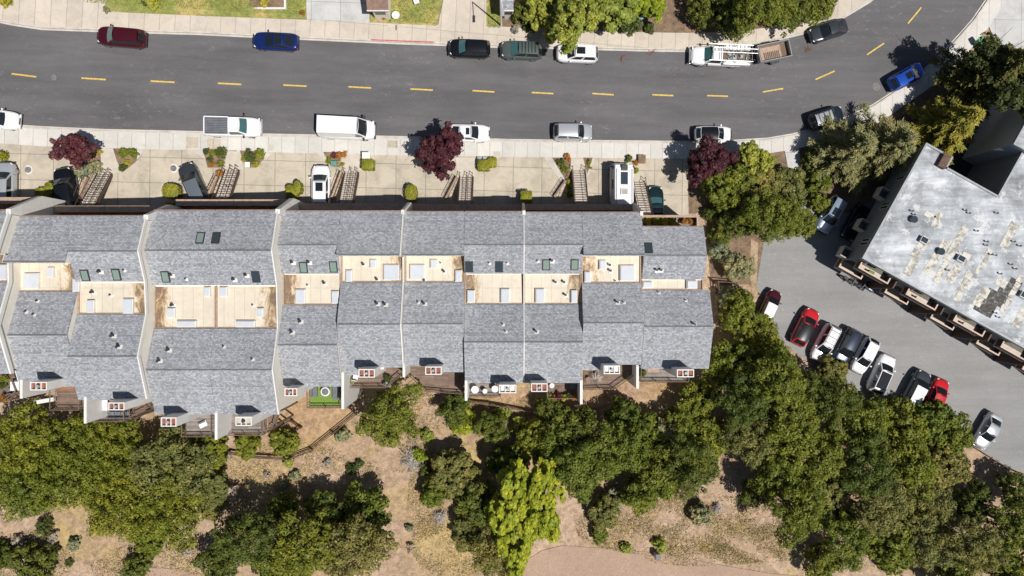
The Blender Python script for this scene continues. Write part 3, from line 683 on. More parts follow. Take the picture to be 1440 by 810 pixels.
# ------------------------------------------------------------------ apartment building
M['court'] = plain('dark_court_sheet', (.04,.04,.04), .9, .3, 2)  # near-black sheet laid over the ground to darken the open court
def apartment():
    c0 = P(1165, 366)                                    # ground under the near corner
    z0 = c0.z; zr = z0 + 7.1; s = K*(H-zr)
    O = Z(1212, 363, zr)
    a = R(-29.1); U = Vector((math.cos(a), math.sin(a), 0)); V = Vector((-math.sin(a), math.cos(a), 0))
    def L(u, v, z): p = O + U*u*s + V*v*s; return Vector((p.x, p.y, z))
    root = empty('apartment_building', (O.x, O.y, z0), 'large flat roofed apartment building with a weathered grey white roof and stepped balconies', 'building'); o = root.location
    def block(mb, u0, u1, v0, v1, za, zb):
        p = [L(u0,v0,0), L(u1,v0,0), L(u1,v1,0), L(u0,v1,0)]; mb.prism([(q.x,q.y) for q in p], za, zb); return mb
    zb = z0-3
    ALL = [(0,430,0,161),(0,43,161,186),(124,430,161,260),(43,124,161,170)]
    wl = MB()
    wl = block(MB(), 3, 430, 3, 158, z0+2.7, zr-.35); w5 = block(MB(), 22, 430, 24, 158, zb, z0+2.699); wl.add(w5.v, w5.f); 
    w2 = block(MB(), 3, 42, 158.1, 184, zb, zr-.35); w3 = block(MB(), 125, 430, 158.1, 258, zb, zr-.35); w4 = block(MB(), 42.1, 124.9, 158.1, 168, zb, zr-.35)
    for m_ in (w2, w3, w4): wl.add(m_.v, m_.f)
    wl.build('wall', M['apt_wall'], root, o)
    rf = MB()
    for q in ALL: block(rf, *q, zr-.3, zr-.12)
    rf.build('roof', M['apt'], root, o)
    ed = MB()
    T = 2.6
    for q in [(0,430,0,T),(0,T,T,186),(T,27,183.4,186),(40.4,43,170,186),(43,124,167.4,170),(124,126.6,170,260)]: block(ed, *q, zr-.42, zr+.06)
    ed.build('roof_edge', M['grey'], root, o)
    # roof patches, ducts and vents
    rnd = random.Random(5)
    for (u0, u1, v0, v1) in [(84,96,27,62),(86,98,64,80),(60,72,10,50),(60,73,52,72),(102,112,20,110),(118,132,30,58),(122,134,62,80),(46,62,96,104),(62,72,88,112),(140,150,12,60),(150,158,60,100),(168,180,20,50),(180,196,60,72),(206,214,30,90),(230,240,20,50),(160,172,110,150),(196,212,112,140)]:
        m = MB(); n = max(1, int((v1-v0)/11))
        for q in range(n):
            va = v0+(v1-v0)*q/n; vb = v0+(v1-v0)*(q+1)/n - .8
            j = rnd.uniform(-1.5, 1.5); block(m, u0+j, u1+j, va, vb, zr-.121, zr-.10)
        m.build('roof_patch', M['patch'], root, o)
    for (u0, u1, v0, v1) in [(172,200,14,34),(178,208,34.2,52),(190,212,52.2,68),(198,216,68.2,80)]:
        block(MB(), u0, u1, v0, v1, zr-.119, zr-.108).build('roof_patch', M['wet'], root, o)
    for (px, py, k) in [(1283,309,'v'),(1321,354,'v'),(1297,338,'b'),(1349,364,'b'),(1356,296,'p'),(1361,300,'p'),(1281,297,'p'),(1284,302,'p'),(1392,358,'p'),(1398,359,'p'),(1386,340,'p'),(1420,372,'p'),(1426,378,'p'),(1405,385,'p'),(1437,415,'b'),(1346,364,'p'),(1400,300,'p'),(1372,325,'p'),(1331,380,'p'),(1424,340,'p'),(1432,346,'p'),(1398,440,'p'),(1402,446,'p'),(1385,345,'p')]:
        p = Z(px, py, zr-.1)
        if k == 'b':
            b = MB().obox(p+Vector((0,0,.2)), (.75,.65,.4), a).build('roof_unit', M['steel'], root, o)
            MB().obox(p+Vector((0,0,.42)), (.62,.52,.06), a).build('lid', M['sky_b'], b, o)
        elif k == 'v':
            b = MB().disc(p, .28, .3).build('roof_fan', M['grey'], root, o); MB().disc(p+Vector((0,0,.31)), .36, .07).build('fan_cap', M['sky_b'], b, o)
        else:
            b = MB().tube(p, p+Vector((0,0,.3)), .05).build('roof_pipe', M['steel'], root, o); MB().tube(p+Vector((0,0,.3)), p+Vector((0,0,.38)), .10).build('pipe_cap', M['dark'], b, o)
    # stair head by the small roof notch
    sh = block(MB(), 28, 39, 164, 184, zr-.1, zr+.35); sh.build('stair_head', M['fence'], root, o)
    # balconies on the sunny side: two floors in each of the bays
    pl = MB()
    for k in range(5):
        ua = 8 + k*78
        for lev, (zt, dep, wd, off) in enumerate(((zr-1.6, 8.0, 48, 0), (zr-4.0, 12.0, 38, -12))):
            u0, u1 = ua+off+4, ua+off+4+wd
            bal = block(MB(), u0, u1, -dep, 2.9, zt-1.15, zt-.95)
            b = bal.build('balcony', M['pale_slab'], root, o)
            pr = block(MB(), u0, u1, -dep, -dep+1.2, zt-.951, zt-.08); block(pr, u0, u0+1.2, -dep+1.2, 2.8, zt-.951, zt-.08); block(pr, u1-1.2, u1, -dep+1.2, 2.8, zt-.951, zt-.08)
            pr.build('parapet', M['apt_brown'], b, o)
            cp = block(MB(), u0-.3, u1+.3, -dep-.4, -dep+1.6, zt-.079, zt); block(cp, u0-.3, u0+1.6, -dep+1.6, 2.7, zt-.079, zt); block(cp, u1-1.6, u1+.3, -dep+1.6, 2.7, zt-.079, zt)
            cp.build('parapet_cap', M['apt_cap'], b, o)
            w_ = block(MB(), u0+5, u1-5, 2.6, 2.95, zt-.9, zt+1.1).build('window', M['white'], root, o)
            block(MB(), u0+6, u1-6, 2.4, 2.59, zt-.8, zt+1.0).build('pane', M['win'], w_, o)
            if k < 3 and lev == 0:
                block(MB(), u0+18, u0+26, -dep+3, -dep+7, zt-.94, zt-.35).build('balcony_bench', M['turf' if k == 0 else 'pale_slab'], b, o)
        block(MB(), ua+60, ua+62, -10, 2.8, zb, zr-1.5).build('side_screen', M['apt_brown'], root, o)
    # lower awning roof along that side
    # shaded side: projecting bays
    for (v0, v1, dz) in ((2,18,4.4),(48,64,4.0),(100,116,3.4)):
        b = block(MB(), -10, 2.9, v0, v1, zr-dz-.2, zr-dz).build('balcony', M['apt_wall'], root, o)
        pr = block(MB(), -10, -9, v0, v1, zr-dz+.001, zr-dz+1); block(pr, -9, 2.8, v0, v0+1.2, zr-dz+.001, zr-dz+1); block(pr, -9, 2.8, v1-1.2, v1, zr-dz+.001, zr-dz+1)
        pr.build('parapet', M['pale_slab'], b, o)
    for v in (24, 30, 84, 90, 132):
        w_ = block(MB(), 2.6, 2.95, v, v+5, zr-2.5, zr-1).build('window', M['white'], root, o)
        block(MB(), 2.4, 2.59, v+.6, v+4.4, zr-2.4, zr-1.1).build('pane', M['win'], w_, o)
    # second wing across the open court
    zr2 = zr+.6
    r2 = empty('apartment_wing', L(121,237,z0), 'blank grey walled building corner across the dark court at the right picture edge', 'building'); o2 = r2.location
    s2 = K*(H-zr2); O2 = Z(1427, 202, zr2)
    def L2(u, v): p = O2+U*u*s2+V*v*s2; return (p.x, p.y)
    MB().prism([L2(0,0), L2(120,0), L2(120,120), L2(0,120)], zb, zr2-.2).build('wall', M['wing_wall'], r2, o2)
    MB().prism([L2(-1,-1), L2(121,-1), L2(121,121), L2(-1,121)], zr2-.2, zr2).build('roof', M['apt'], r2, o2)
    MB().prism([L2(-2,-2), L2(121,-2), L2(121,0), L2(-2,0)], zr2-.3, zr2+.1).build('roof_edge', M['grey'], r2, o2)
    MB().prism([L2(-2,0), L2(0,0), L2(0,121), L2(-2,121)], zr2-.3, zr2+.1).build('roof_edge', M['grey'], r2, o2)
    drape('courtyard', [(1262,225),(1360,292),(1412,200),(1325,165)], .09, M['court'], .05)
apartment()

# ------------------------------------------------------------------ vehicles
paintc = {}
def paint(name, c, metal=.3, rough=.28):
    if name not in paintc:
        m, nt, bs = new_mat('car_paint_'+name); bs.inputs['Base Color'].default_value = (*c, 1)
        bs.inputs['Metallic'].default_value = metal; bs.inputs['Roughness'].default_value = rough
        bs.inputs['Coat Weight'].default_value = .7; bs.inputs['Coat Roughness'].default_value = .05
        paintc[name] = m
    return paintc[name]
PC = dict(darkred=(.085,.008,.016), blue=(.012,.03,.16), black=(.010,.011,.014), greygreen=(.11,.14,.13), white=(.74,.74,.76), darkgrey=(.055,.065,.075), silver=(.50,.52,.55), brightblue=(.015,.09,.50),
          navy=(.02,.03,.05), teal=(.012,.035,.04), iceblue=(.30,.38,.48), midgrey=(.15,.18,.20), red=(.48,.012,.018), cream=(.68,.66,.60))
def on_ground(root, px, py, ang, h=0.0):
    p = P(px, py, h); z = G(p.x) + (.0 if h else 0)
    e = .5; n = Vector((-(G(p.x+e)-G(p.x-e))/(2*e), 0, 1)).normalized()
    X = Vector((math.cos(R(ang)), math.sin(R(ang)), 0)); X = (X - n*X.dot(n)).normalized(); Y = n.cross(X)
    m = Matrix((X, Y, n)).transposed().to_4x4(); m.translation = Vector((p.x, p.y, G(p.x)+.03 + (.12 if h else 0)))
    root.matrix_world = m; root.location = m.translation; root.rotation_euler = m.to_euler()
def bodyshape(L, W, prof, clear=.28, nx=44, ny=18, ex=3.6, tail=.86, nose=.80):
    """height field over a rounded outline; prof(x in -1..1) gives the shoulder height"""
    mb = MB(); rows = []
    for i in range(nx+1):
        u = -1+2*i/nx; u = math.copysign(1-(1-abs(u))**1.6, u)
        x = u*L/2
        lim = tail if u < 0 else nose
        wt = W/2*(1-(1-lim)*abs(u)**5)*(1-abs(u)**14*.35)
        row = []
        for j in range(ny+1):
            v = -1+2*j/ny; vv = math.copysign(1-(1-abs(v))**1.7, v)
            z = prof(u)
            edge = abs(vv); z -= .05*edge**2 + .16*edge**10
            z -= .22*max(0, abs(u)-.93)/.07
            row.append((x, vv*wt, z))
        # sides go down to the sill with slight tumblehome
        a, b = row[0], row[-1]
        full = [(a[0]*.985, a[1]*.96, clear), (a[0], a[1]*1.03, clear+.12), (a[0], a[1]*1.02, (a[2]+clear)/2+.05)] + row + [(b[0], b[1]*1.02, (b[2]+clear)/2+.05), (b[0], b[1]*1.03, clear+.12), (b[0]*.985, b[1]*.96, clear)]
        rows.append(full)
    m = len(rows[0]); vs = [p for r in rows for p in r]
    fs = [(i*m+j, (i+1)*m+j, (i+1)*m+j+1, i*m+j+1) for i in range(nx) for j in range(m-1)]
    fs += [tuple(range(m)), tuple((nx*m)+j for j in range(m))]
    fs += [(i*m, (i+1)*m, (i+1)*m+m-1, i*m+m-1) for i in range(nx)]
    return mb.add(vs, fs)
def patch(p00, p10, p11, p01, n=6, m=4, bulge=(0,0,0), off=0, inset=0):
    p00, p10, p11, p01 = map(Vector, (p00, p10, p11, p01)); B = Vector(bulge)
    nr = (p10-p00).cross(p01-p00).normalized()*off; vs = []
    for j in range(m+1):
        for i in range(n+1):
            a = inset+(1-2*inset)*i/n; b = inset+(1-2*inset)*j/m
            p = p00*(1-a)*(1-b)+p10*a*(1-b)+p11*a*b+p01*(1-a)*b
            vs.append(p + B*(1-(2*a-1)**2)*(1 if True else 1) + nr)
    return vs, [(j*(n+1)+i, j*(n+1)+i+1, (j+1)*(n+1)+i+1, (j+1)*(n+1)+i) for j in range(m) for i in range(n)]
def wheel(root, x, y, r=.33, wd=.22):
    sy = 1 if y > 0 else -1
    w_ = MB().tube((x, y-wd/2*sy, r), (x, y+wd/2*sy, r), r, n=18).build('wheel', M['tyre'], root)
    MB().tube((x, y+wd/2*sy, r), (x, y+(wd/2+.015)*sy, r), r*.62, n=12).build('rim', M['rim'], w_)
SP = {  # L, W, hood z, deck z, roof z, cabin rear base, rear top, front top, front base (in fractions of L/2)
 'sedan': (4.6,1.82,.92,.98,1.43,-.74,-.38,.10,.46), 'coupe': (4.4,1.8,.90,.96,1.36,-.80,-.38,.06,.42),
 'suv': (4.55,1.88,1.06,1.12,1.68,-.95,-.80,.16,.50), 'hatch': (4.15,1.78,.96,1.02,1.50,-.95,-.72,.14,.52), 'bigsuv': (4.8,1.95,1.12,1.15,1.78,-.96,-.84,.16,.48)}
def car(name, px, py, ang, kind, pc, label, cat='car', group=None, L=None, roof=None, sun=None, rack=False, tint=False, stripe=None, W=None):
    root = empty(name, (0,0,0), label, cat, group)
    L0, W0, zh, zdk, zr, rb, rt, ft, fb = SP[kind]; L = L or L0; W = W or W0; h = L/2
    def prof(u):
        if u > fb-.12: t = min(1, (u-fb+.12)/(1.12-fb)); return (zdk*.99)*(1-t)+ (zh-.12)*t - .10*t**4
        if u < rb and kind in ('sedan','coupe'): return zdk - .10*((rb-u)/(1+rb))**3
        return zdk
    P_ = paint(pc, PC[pc], .0 if pc in ('white','red','cream') else .45, .25)
    bodyshape(L, W, prof).build('body', P_, root, smooth=True)
    wb = W/2*.90; wt = W/2*.70; zb = zdk-.06; yb, yt = wb, wt
    RB, RT, FT, FB = rb*h, rt*h, ft*h, fb*h
    A = {k: Vector(v) for k, v in dict(rl=(RB,yb*.93,zb), rr=(RB,-yb*.93,zb), fl=(FB,yb*.93,zb-.02), fr=(FB,-yb*.93,zb-.02), RL=(RT,yt*.96,zr-.05), RR=(RT,-yt*.96,zr-.05), FL=(FT,yt,zr-.03), FR=(FT,-yt,zr-.03)).items()}
    rp = P_ if roof is None else (paint(roof, PC[roof], .3, .2))
    cb = MB()
    bw, br = (.10,0,0), (-.07,0,0)
    cb.add(*patch(A['RL'], A['FL'], A['FR'], A['RR'], 8, 8, (0,0,0)))
    for k, v in enumerate(cb.v):     # crown
        a = abs(v[1])/yt; cb.v[k] = (v[0], v[1], v[2]+.06*(1-a*a)+.03*(1-((v[0]-(RT+FT)/2)/((FT-RT)/2))**2))
    top = MB(); top.v = cb.v[:]; top.f = cb.f[:]
    fr = MB()
    fr.add(*patch(A['fr'], A['fl'], A['FL'], A['FR'], 8, 3, bw)); fr.add(*patch(A['rl'], A['rr'], A['RR'], A['RL'], 8, 3, br))
    fr.add(*patch(A['fl'], A['rl'], A['RL'], A['FL'], 6, 3)); fr.add(*patch(A['rr'], A['fr'], A['FR'], A['RR'], 6, 3))
    top.build('roof', rp, root, smooth=True, recalc=True)
    fr.build('pillars', P_, root, smooth=False)
    gl = M['carteal'] if tint else M['carglass']
    MB().add(*patch(A['fr'], A['fl'], A['FL'], A['FR'], 8, 4, bw, .012, .055)).build('windshield', gl, root, smooth=True, recalc=False)
    MB().add(*patch(A['rl'], A['rr'], A['RR'], A['RL'], 8, 4, br, .012, .09)).build('rear_window', M['carglass'], root, smooth=True, recalc=False)
    for s_ in (1, -1):
        a0, a1, b0, b1 = (A['fl'], A['rl'], A['RL'], A['FL']) if s_ > 0 else (A['rr'], A['fr'], A['FR'], A['RR'])
        vs, fs = patch(a0, a1, b1, b0, 12, 3, (0,0,0), .012, .07) if s_ > 0 else patch(a0, a1, b1, b0, 12, 3, (0,0,0), .012, .07)
        n_ = 13
        vs, fs = patch(a0, a1, b0, b1, 12, 3, (0,0,0), .012, .07)
        fs = [f for q, f in enumerate(fs) if q % 12 not in (5,)]
        MB().add(vs, fs).build('side_window', M['carglass'], root, recalc=False)
    if sun:
        xa, xb = (RT+FT)/2+.05, FT-.12
        if sun == 'pano': xa, xb = RT+.15, FT-.10
        MB().box(xa, xb, -yt*(.55 if sun != 'pano' else .82), yt*(.55 if sun != 'pano' else .82), zr-.02, zr+.085 if sun != 'pano' else zr+.088).build('sunroof', M['carglass'], root, bevel=.012)
    if rack:
        for s_ in (1, -1): 
            m = MB(); m.tube((RT+.1, s_*yt*.86, zr+.11), (FT-.1, s_*yt*.86, zr+.11), .025)
            for xx in (RT+.1, FT-.1): m.tube((xx, s_*yt*.86, zr-.02), (xx, s_*yt*.86, zr+.11), .025)
            m.build('roof_rail', M['black'] if pc != 'black' else M['steel'], root)
        for q in range(2 if rack is True else rack):
            n_ = 2 if rack is True else rack; xx = RT+.35+(FT-RT-.7)*q/max(1,n_-1)
            MB().tube((xx, -yt*.86, zr+.13), (xx, yt*.86, zr+.13), .025).build('cross_bar', M['black'], root)
    for s_ in (1, -1):
        MB().obox((FB-.28, s_*(W/2+.06), zb+.05), (.14,.20,.13)).build('wing_mirror', P_, root, bevel=.03)
        MB().obox((h*.89, s_*W*.315, zh-.25), (.22,.24,.10), R(-24*s_)).build('headlight', M['lamp_w'], root, bevel=.03)
        MB().obox((-h*.945, s_*W*.345, zdk-.24), (.10,.22,.13), R(20*s_)).build('tail_light', M['lamp_r'], root, bevel=.03)
        for xx in (.60, -.60): wheel(root, xx*h, s_*(W/2-.12))
    for e in (1, -1): MB().obox((e*(h-.02), 0, .44), (.12, W*.80, .2)).build('bumper', M['black'] if kind != 'sedan' else P_, root, bevel=.04)
    MB().obox((h-.01+.03, 0, .62), (.05, W*.36, .12)).build('grille', M['black'], root)
    on_ground(root, px, py, ang, .8)
    root.location.z -= .12*0
    return root
def pickup(name, px, py, ang, pc, label, L=5.6, bed='open'):
    root = empty(name, (0,0,0), label, 'pickup truck', 'vehicles parked along the street kerbs'); W = 1.98; h = L/2; Pm = paint(pc, PC[pc], 0, .25)
    def prof(u):
        return 1.16 if u < .45 else 1.16-.12*(u-.45)/.55-.08*((u-.45)/.55)**4
    bodyshape(L, W, prof, .35, nose=.86, tail=.97).build('body', Pm, root, smooth=True)
    # cab
    RB, RT, FT, FB = -.10*h, -.07*h, .30*h, .52*h; yb, yt, zb, zr = W/2*.9, W/2*.76, 1.08, 1.82
    A = dict(rl=(RB,yb,zb), rr=(RB,-yb,zb), fl=(FB,yb*.97,zb), fr=(FB,-yb*.97,zb), RL=(RT,yt,zr), RR=(RT,-yt,zr), FL=(FT,yt,zr+.01), FR=(FT,-yt,zr+.01))
    A = {k: Vector(v) for k, v in A.items()}
    t = MB().add(*patch(A['RL'], A['FL'], A['FR'], A['RR'], 8, 8)); t.v = [(v[0], v[1], v[2]+.05*(1-(v[1]/yt)**2)) for v in t.v]
    t.build('roof', Pm, root, smooth=True)
    f = MB(); f.add(*patch(A['fr'], A['fl'], A['FL'], A['FR'], 8, 3, (.08,0,0))); f.add(*patch(A['rl'], A['rr'], A['RR'], A['RL'], 6, 2)); f.add(*patch(A['fl'], A['rl'], A['RL'], A['FL'])); f.add(*patch(A['rr'], A['fr'], A['FR'], A['RR'])); f.build('pillars', Pm, root)
    MB().add(*patch(A['fr'], A['fl'], A['FL'], A['FR'], 8, 3, (.08,0,0), .012, .06)).build('windshield', M['carteal'], root, recalc=False, smooth=True)
    MB().add(*patch(A['rl'], A['rr'], A['RR'], A['RL'], 6, 2, (0,0,0), .012, .1)).build('rear_window', M['carglass'], root, recalc=False)
    MB().add(*patch(A['fl'], A['rl'], A['RL'], A['FL'], 6, 2, (0,0,0), .012, .1)).build('side_window', M['carglass'], root, recalc=False)
    MB().add(*patch(A['rr'], A['fr'], A['FR'], A['RR'], 6, 2, (0,0,0), .012, .1)).build('side_window', M['carglass'], root, recalc=False)
    if bed == 'open':
        b = MB().box(-h+.12, RB-.12, -W/2+.16, W/2-.16, 1.12, 1.172).build('cargo_bed', M['cloth'], root)
        m = MB()
        for q in range(9): yy = -W/2+.28+q*(W-.56)/8; m.box(-h+.2, RB-.2, yy-.02, yy+.02, 1.17, 1.19)
        m.build('bed_rib', M['dark'], b)
        m = MB()
        for yy in (-W/2+.08, W/2-.08): m.box(-h+.08, RB-.05, yy-.06, yy+.06, 1.12, 1.24)
        m.box(-h+.02, -h+.14, -W/2+.14, W/2-.14, 1.10, 1.24); m.build('bed_rim', Pm, root, bevel=.02)
    else:
        b = MB()
        b.box(-h-.35, RB-.1, -W/2-.05, -W/2+.42, 1.0, 1.5); b.box(-h-.35, RB-.1, W/2-.42, W/2+.05, 1.0, 1.5); b.build('tool_locker', Pm, root, bevel=.03)
        MB().box(-h-.3, RB-.1, -W/2+.43, W/2-.43, 1.0, 1.2).build('cargo_bed', M['oldwood'], root)
        m = MB(); zt = 2.15
        for yy in (-W/2+.12, W/2-.12):
            m.tube((-h-.4, yy, zt), (FB-.2, yy, zt), .04)
            for xx in (-h-.3, -h*.55, RB-.2): m.tube((xx, yy, 1.4), (xx, yy, zt), .04)
        for q in range(6): xx = -h-.3+(FT+h+.3)*q/5; m.tube((xx, -W/2+.12, zt), (xx, W/2-.12, zt), .035)
        m.build('ladder_rack', M['steel'], root)
        m = MB(); rnd = random.Random(3)
        for q in range(14): c = (rnd.uniform(-h, RB-.4), rnd.uniform(-.45, .45), 1.3); m.obox(c, (rnd.uniform(.15,.6), rnd.uniform(.1,.3), rnd.uniform(.1,.3)), rnd.uniform(0, 3))
        m.build('tool_pile', M['grey'], root)
        m = MB()
        for yy in (-.45, .0): m.tube((-h-.9, yy, zt+.08), (FT, yy, zt+.08), .03)
        for q in range(15): xx = -h-.8+q*.33; m.tube((xx, -.45, zt+.08), (xx, 0, zt+.08), .02)
        m.build('ladder', M['steel'], root)
    for s_ in (1, -1):
        MB().obox((FB-.25, s_*(W/2+.12), zb+.15), (.16,.26,.2)).build('wing_mirror', M['black'], root, bevel=.03)
        MB().obox((h*.95, s_*W*.38, .92), (.14,.3,.2)).build('headlight', M['lamp_w'], root, bevel=.03)
        MB().obox((-h*.985, s_*W*.44, .95), (.1,.16,.34)).build('tail_light', M['lamp_r'], root, bevel=.02)
        for xx in (.62, -.60): wheel(root, xx*h, s_*(W/2-.12), .38, .26)
    for e in (1, -1): MB().obox((e*(h+.02), 0, .55), (.18, W*.9, .24)).build('bumper', M['steel'], root, bevel=.04)
    on_ground(root, px, py, ang, 1.0); return root
def van(px, py, ang, label):
    root = empty('cargo_van', (0,0,0), label, 'van', 'vehicles parked along the street kerbs'); L, W = 5.75, 2.05; h = L/2; Pm = paint('white', PC['white'], 0, .25)
    def prof(u): return 1.25 if u < .55 else 1.25-.12*(u-.55)/.45-.15*((u-.55)/.45)**3
    bodyshape(L, W, prof, .3, nose=.80, tail=.97).build('body', Pm, root, smooth=True)
    zr = 2.55; RB, RT, FT, FB = -.985*h, -.97*h, .42*h, .70*h; yb, yt = W/2*.97, W/2*.86
    A = {k: Vector(v) for k, v in dict(rl=(RB,yb,1.1), rr=(RB,-yb,1.1), fl=(FB,yb*.93,1.12), fr=(FB,-yb*.93,1.12), RL=(RT,yt,zr-.03), RR=(RT,-yt,zr-.03), FL=(FT,yt*.96,zr), FR=(FT,-yt*.96,zr)).items()}
    t = MB().add(*patch(A['RL'], A['FL'], A['FR'], A['RR'], 16, 8)); t.v = [(v[0], v[1], v[2]+.07*(1-(v[1]/yt)**2)) for v in t.v]
    t.build('roof', Pm, root, smooth=True)
    rb = MB()
    for q in range(7): xx = RT+.4+q*.52; rb.box(xx, xx+.08, -yt*.7, yt*.7, zr+.02, zr+.075)
    rb.build('roof_rib', Pm, root, bevel=.015)
    f = MB(); f.add(*patch(A['fr'], A['fl'], A['FL'], A['FR'], 8, 3, (.1,0,0))); f.add(*patch(A['rl'], A['rr'], A['RR'], A['RL'])); f.add(*patch(A['fl'], A['rl'], A['RL'], A['FL'])); f.add(*patch(A['rr'], A['fr'], A['FR'], A['RR'])); f.build('side_panel', Pm, root)
    MB().add(*patch(A['fr'], A['fl'], A['FL'], A['FR'], 8, 3, (.1,0,0), .012, .06)).build('windshield', M['carglass'], root, recalc=False, smooth=True)
    for a in ((A['rl'], A['rr'], A['RR'], A['RL']),): MB().add(*patch(*a, 6, 2, (0,0,0), .012, .14)).build('rear_window', M['carglass'], root, recalc=False)
    for s_ in (1, -1):
        MB().obox((1.35, s_*(W/2-.06), 1.75), (.7,.04,.5)).build('side_window', M['carglass'], root)
        MB().obox((FB-.2, s_*(W/2+.14), 1.4), (.16,.28,.3)).build('wing_mirror', M['black'], root, bevel=.03)
        MB().obox((h*.93, s_*W*.36, .95), (.2,.3,.2)).build('headlight', M['lamp_w'], root, bevel=.03)
        MB().obox((-h*.985, s_*W*.46, 1.1), (.1,.14,.4)).build('tail_light', M['lamp_r'], root, bevel=.02)
        for xx in (.62, -.60): wheel(root, xx*h, s_*(W/2-.12), .36, .24)
    for e in (1, -1): MB().obox((e*(h-.02), 0, .5), (.16, W*.86, .26)).build('bumper', M['black'], root, bevel=.04)
    on_ground(root, px, py, ang, 1.3); return root
ST_G = 'vehicles parked along the street kerbs'; DR_G = 'vehicles standing in the driveways'; LO_G = 'cars parked on the open lot'
def C(*a, **k): return car('parked_car', *a, **k)
C(170.5,52.5,177,'suv','darkred','dark red estate car at the far kerb near the left, nose pointing left', group=ST_G, L=4.7, tint=True, rack=0)
C(387,58,179,'coupe','blue','deep blue coupe with a dark glass roof at the far kerb', group=ST_G, L=4.6, sun='pano')
C(659.5,68.5,179.5,'suv','black','black car with a teal sunshade behind its windshield, left of the grey green one', group=ST_G, L=4.35, tint=True)
C(732,71,179.5,'suv','greygreen','grey green off-roader with a black roof rack of many bars', group=ST_G, L=4.35, rack=5, tint=True)
C(811,75.5,179.5,'suv','white','white hatch-backed car with a square black sunroof at the far kerb', group=ST_G, L=4.5, sun=True, rack=0)
C(1165,43,198,'sedan','darkgrey','dark grey sedan at the far kerb where the street starts to bend', group=ST_G, L=4.3)
C(-8,167,-5,'sedan','white','white car cut off by the left picture edge at the near kerb', group=ST_G, L=4.6)
C(657.5,187,0,'sedan','white','white sedan with black sunroof, its tail under the purple tree', group=ST_G, L=4.5, sun=True)
C(805,186,0,'suv','silver','silver estate car alone at the near kerb, right of the purple tree', group=ST_G, L=4.3)
C(1002,189,0,'hatch','white','white small car with a black roof beside the red leaved tree at the bend', group=ST_G, L=4.1, roof='black', W=1.75)
C(1161,166,18,'suv','navy','dark car with a pale roof rack in the shade of the feathery tree', group=ST_G, L=3.9, roof='silver', rack=3)
C(1274,108,29,'hatch','brightblue','bright blue hatchback at the kerb in the bend', group=ST_G, L=4.3, sun=True)
C(7,259,90,'suv','silver','silver car cut off by the left picture edge in its driveway', group=DR_G, L=4.4)
C(93.5,267,101,'bigsuv','black','glossy black car parked between the hedge and the leftmost stair', group=DR_G, L=4.5)
C(272,260,113,'suv','darkgrey','dark car with a silver grey roof parked at a slant in its driveway', group=DR_G, L=4.6, roof='midgrey')
C(450.5,262,90,'suv','white','white car with a black sunroof parked nose out in its driveway', group=DR_G, L=4.4, sun=True)
C(921,290,90,'coupe','teal','dark teal car in the shade next to the curved stair', group=DR_G, L=4.3, tint=True)
C(1168,302,240,'suv','iceblue','pale blue car with a black sunroof in the shade of the apartment building', group=LO_G, L=4.3, sun=True)
C(1132,460,63,'hatch','red','red car with a black roof, first of the row by the trees', group=LO_G, L=4.3, roof='black', W=1.8)
C(1160,482,242,'suv','white','white car with black side glass, second in the row by the trees', group=LO_G, L=4.4, rack=3, W=1.8)
C(1190,487,242,'suv','navy','dark blue car between two white ones in the row by the trees', group=LO_G, L=4.2, W=1.8)
C(1216,500,242,'hatch','white','white car half under the branches, fourth in the row by the trees', group=LO_G, L=4.2, W=1.75)
C(1239,526,66,'suv','white','white car with a dark glass roof standing slightly apart, last of the group of five', group=LO_G, L=4.5, sun='pano')
C(1288,547,62,'suv','darkgrey','dark car with a white roof mostly hidden by branches', group=LO_G, L=4.3, roof='white', W=1.85)
C(1316,558,66,'hatch','red','red car with its tail under the branches next to the dark white-roofed one', group=LO_G, L=4.2)
C(1389,606,240,'sedan','silver','silver car alone at the lower right end of the lot', group=LO_G, L=4.2)
C(1082,430,65,'hatch','darkred','small dark red car with a white roof at the left edge of the lot', group=LO_G, L=3.6, roof='white', W=1.6)
C(1203,313,240,'sedan','teal','dark car almost hidden in the shade under the balconies', group=LO_G, L=4.2)
pickup('pickup_truck', 326,178,0,'white','white pickup truck with an empty grey bed at the near kerb', L=5.6)
pickup('pickup_truck', 1009,79,178.5,'white','white work truck with a steel ladder rack and tool lockers at the far kerb', L=6.0, bed='rack')
van(486,180,-1.5,'tall white cargo van at the near kerb left of the purple tree')
# open trailer behind the work truck
def trailer():
    root = empty('dump_trailer', (0,0,0), 'open brown dump trailer behind the work truck with the ladder rack', 'trailer', ST_G)
    MB().box(-1.7,1.7,-.85,.85,.55,.65).build('bed_floor', M['oldwood'], root)
    m = MB().box(-1.7,1.7,.85,.93,.55,1.3); m.box(-1.7,1.7,-.93,-.85,.55,1.3); m.box(1.7,1.78,-.93,.93,.55,1.3); m.box(-1.78,-1.7,-.93,.93,.55,1.3)
    m.build('side_board', M['steel'], root)
    m = MB().box(-1.4,.9,-.7,.7,.651,.75); m.build('load', M['tan'], root, bevel=.03)
    m = MB()
    for q in range(9): m.tube((-1.0+.2*q,-.8,.85),(-1.0+.2*q,.1,.85),.025,n=5)
    m.build('grate', M['dark'], root)
    m = MB(); m.tube((-1.75,.5,.5),(-2.9,0,.5),.05); m.tube((-1.75,-.5,.5),(-2.9,0,.5),.05); m.build('tow_bar', M['dark'], root)
    for s_ in (1,-1): wheel(root, 0, s_*1.05, .33, .2); MB().box(-.5,.5,s_*1.05-.14,s_*1.05+.14,.68,.74).build('mudguard', M['dark'], root)
    on_ground(root, 1086, 74, 12, .8)
trailer()
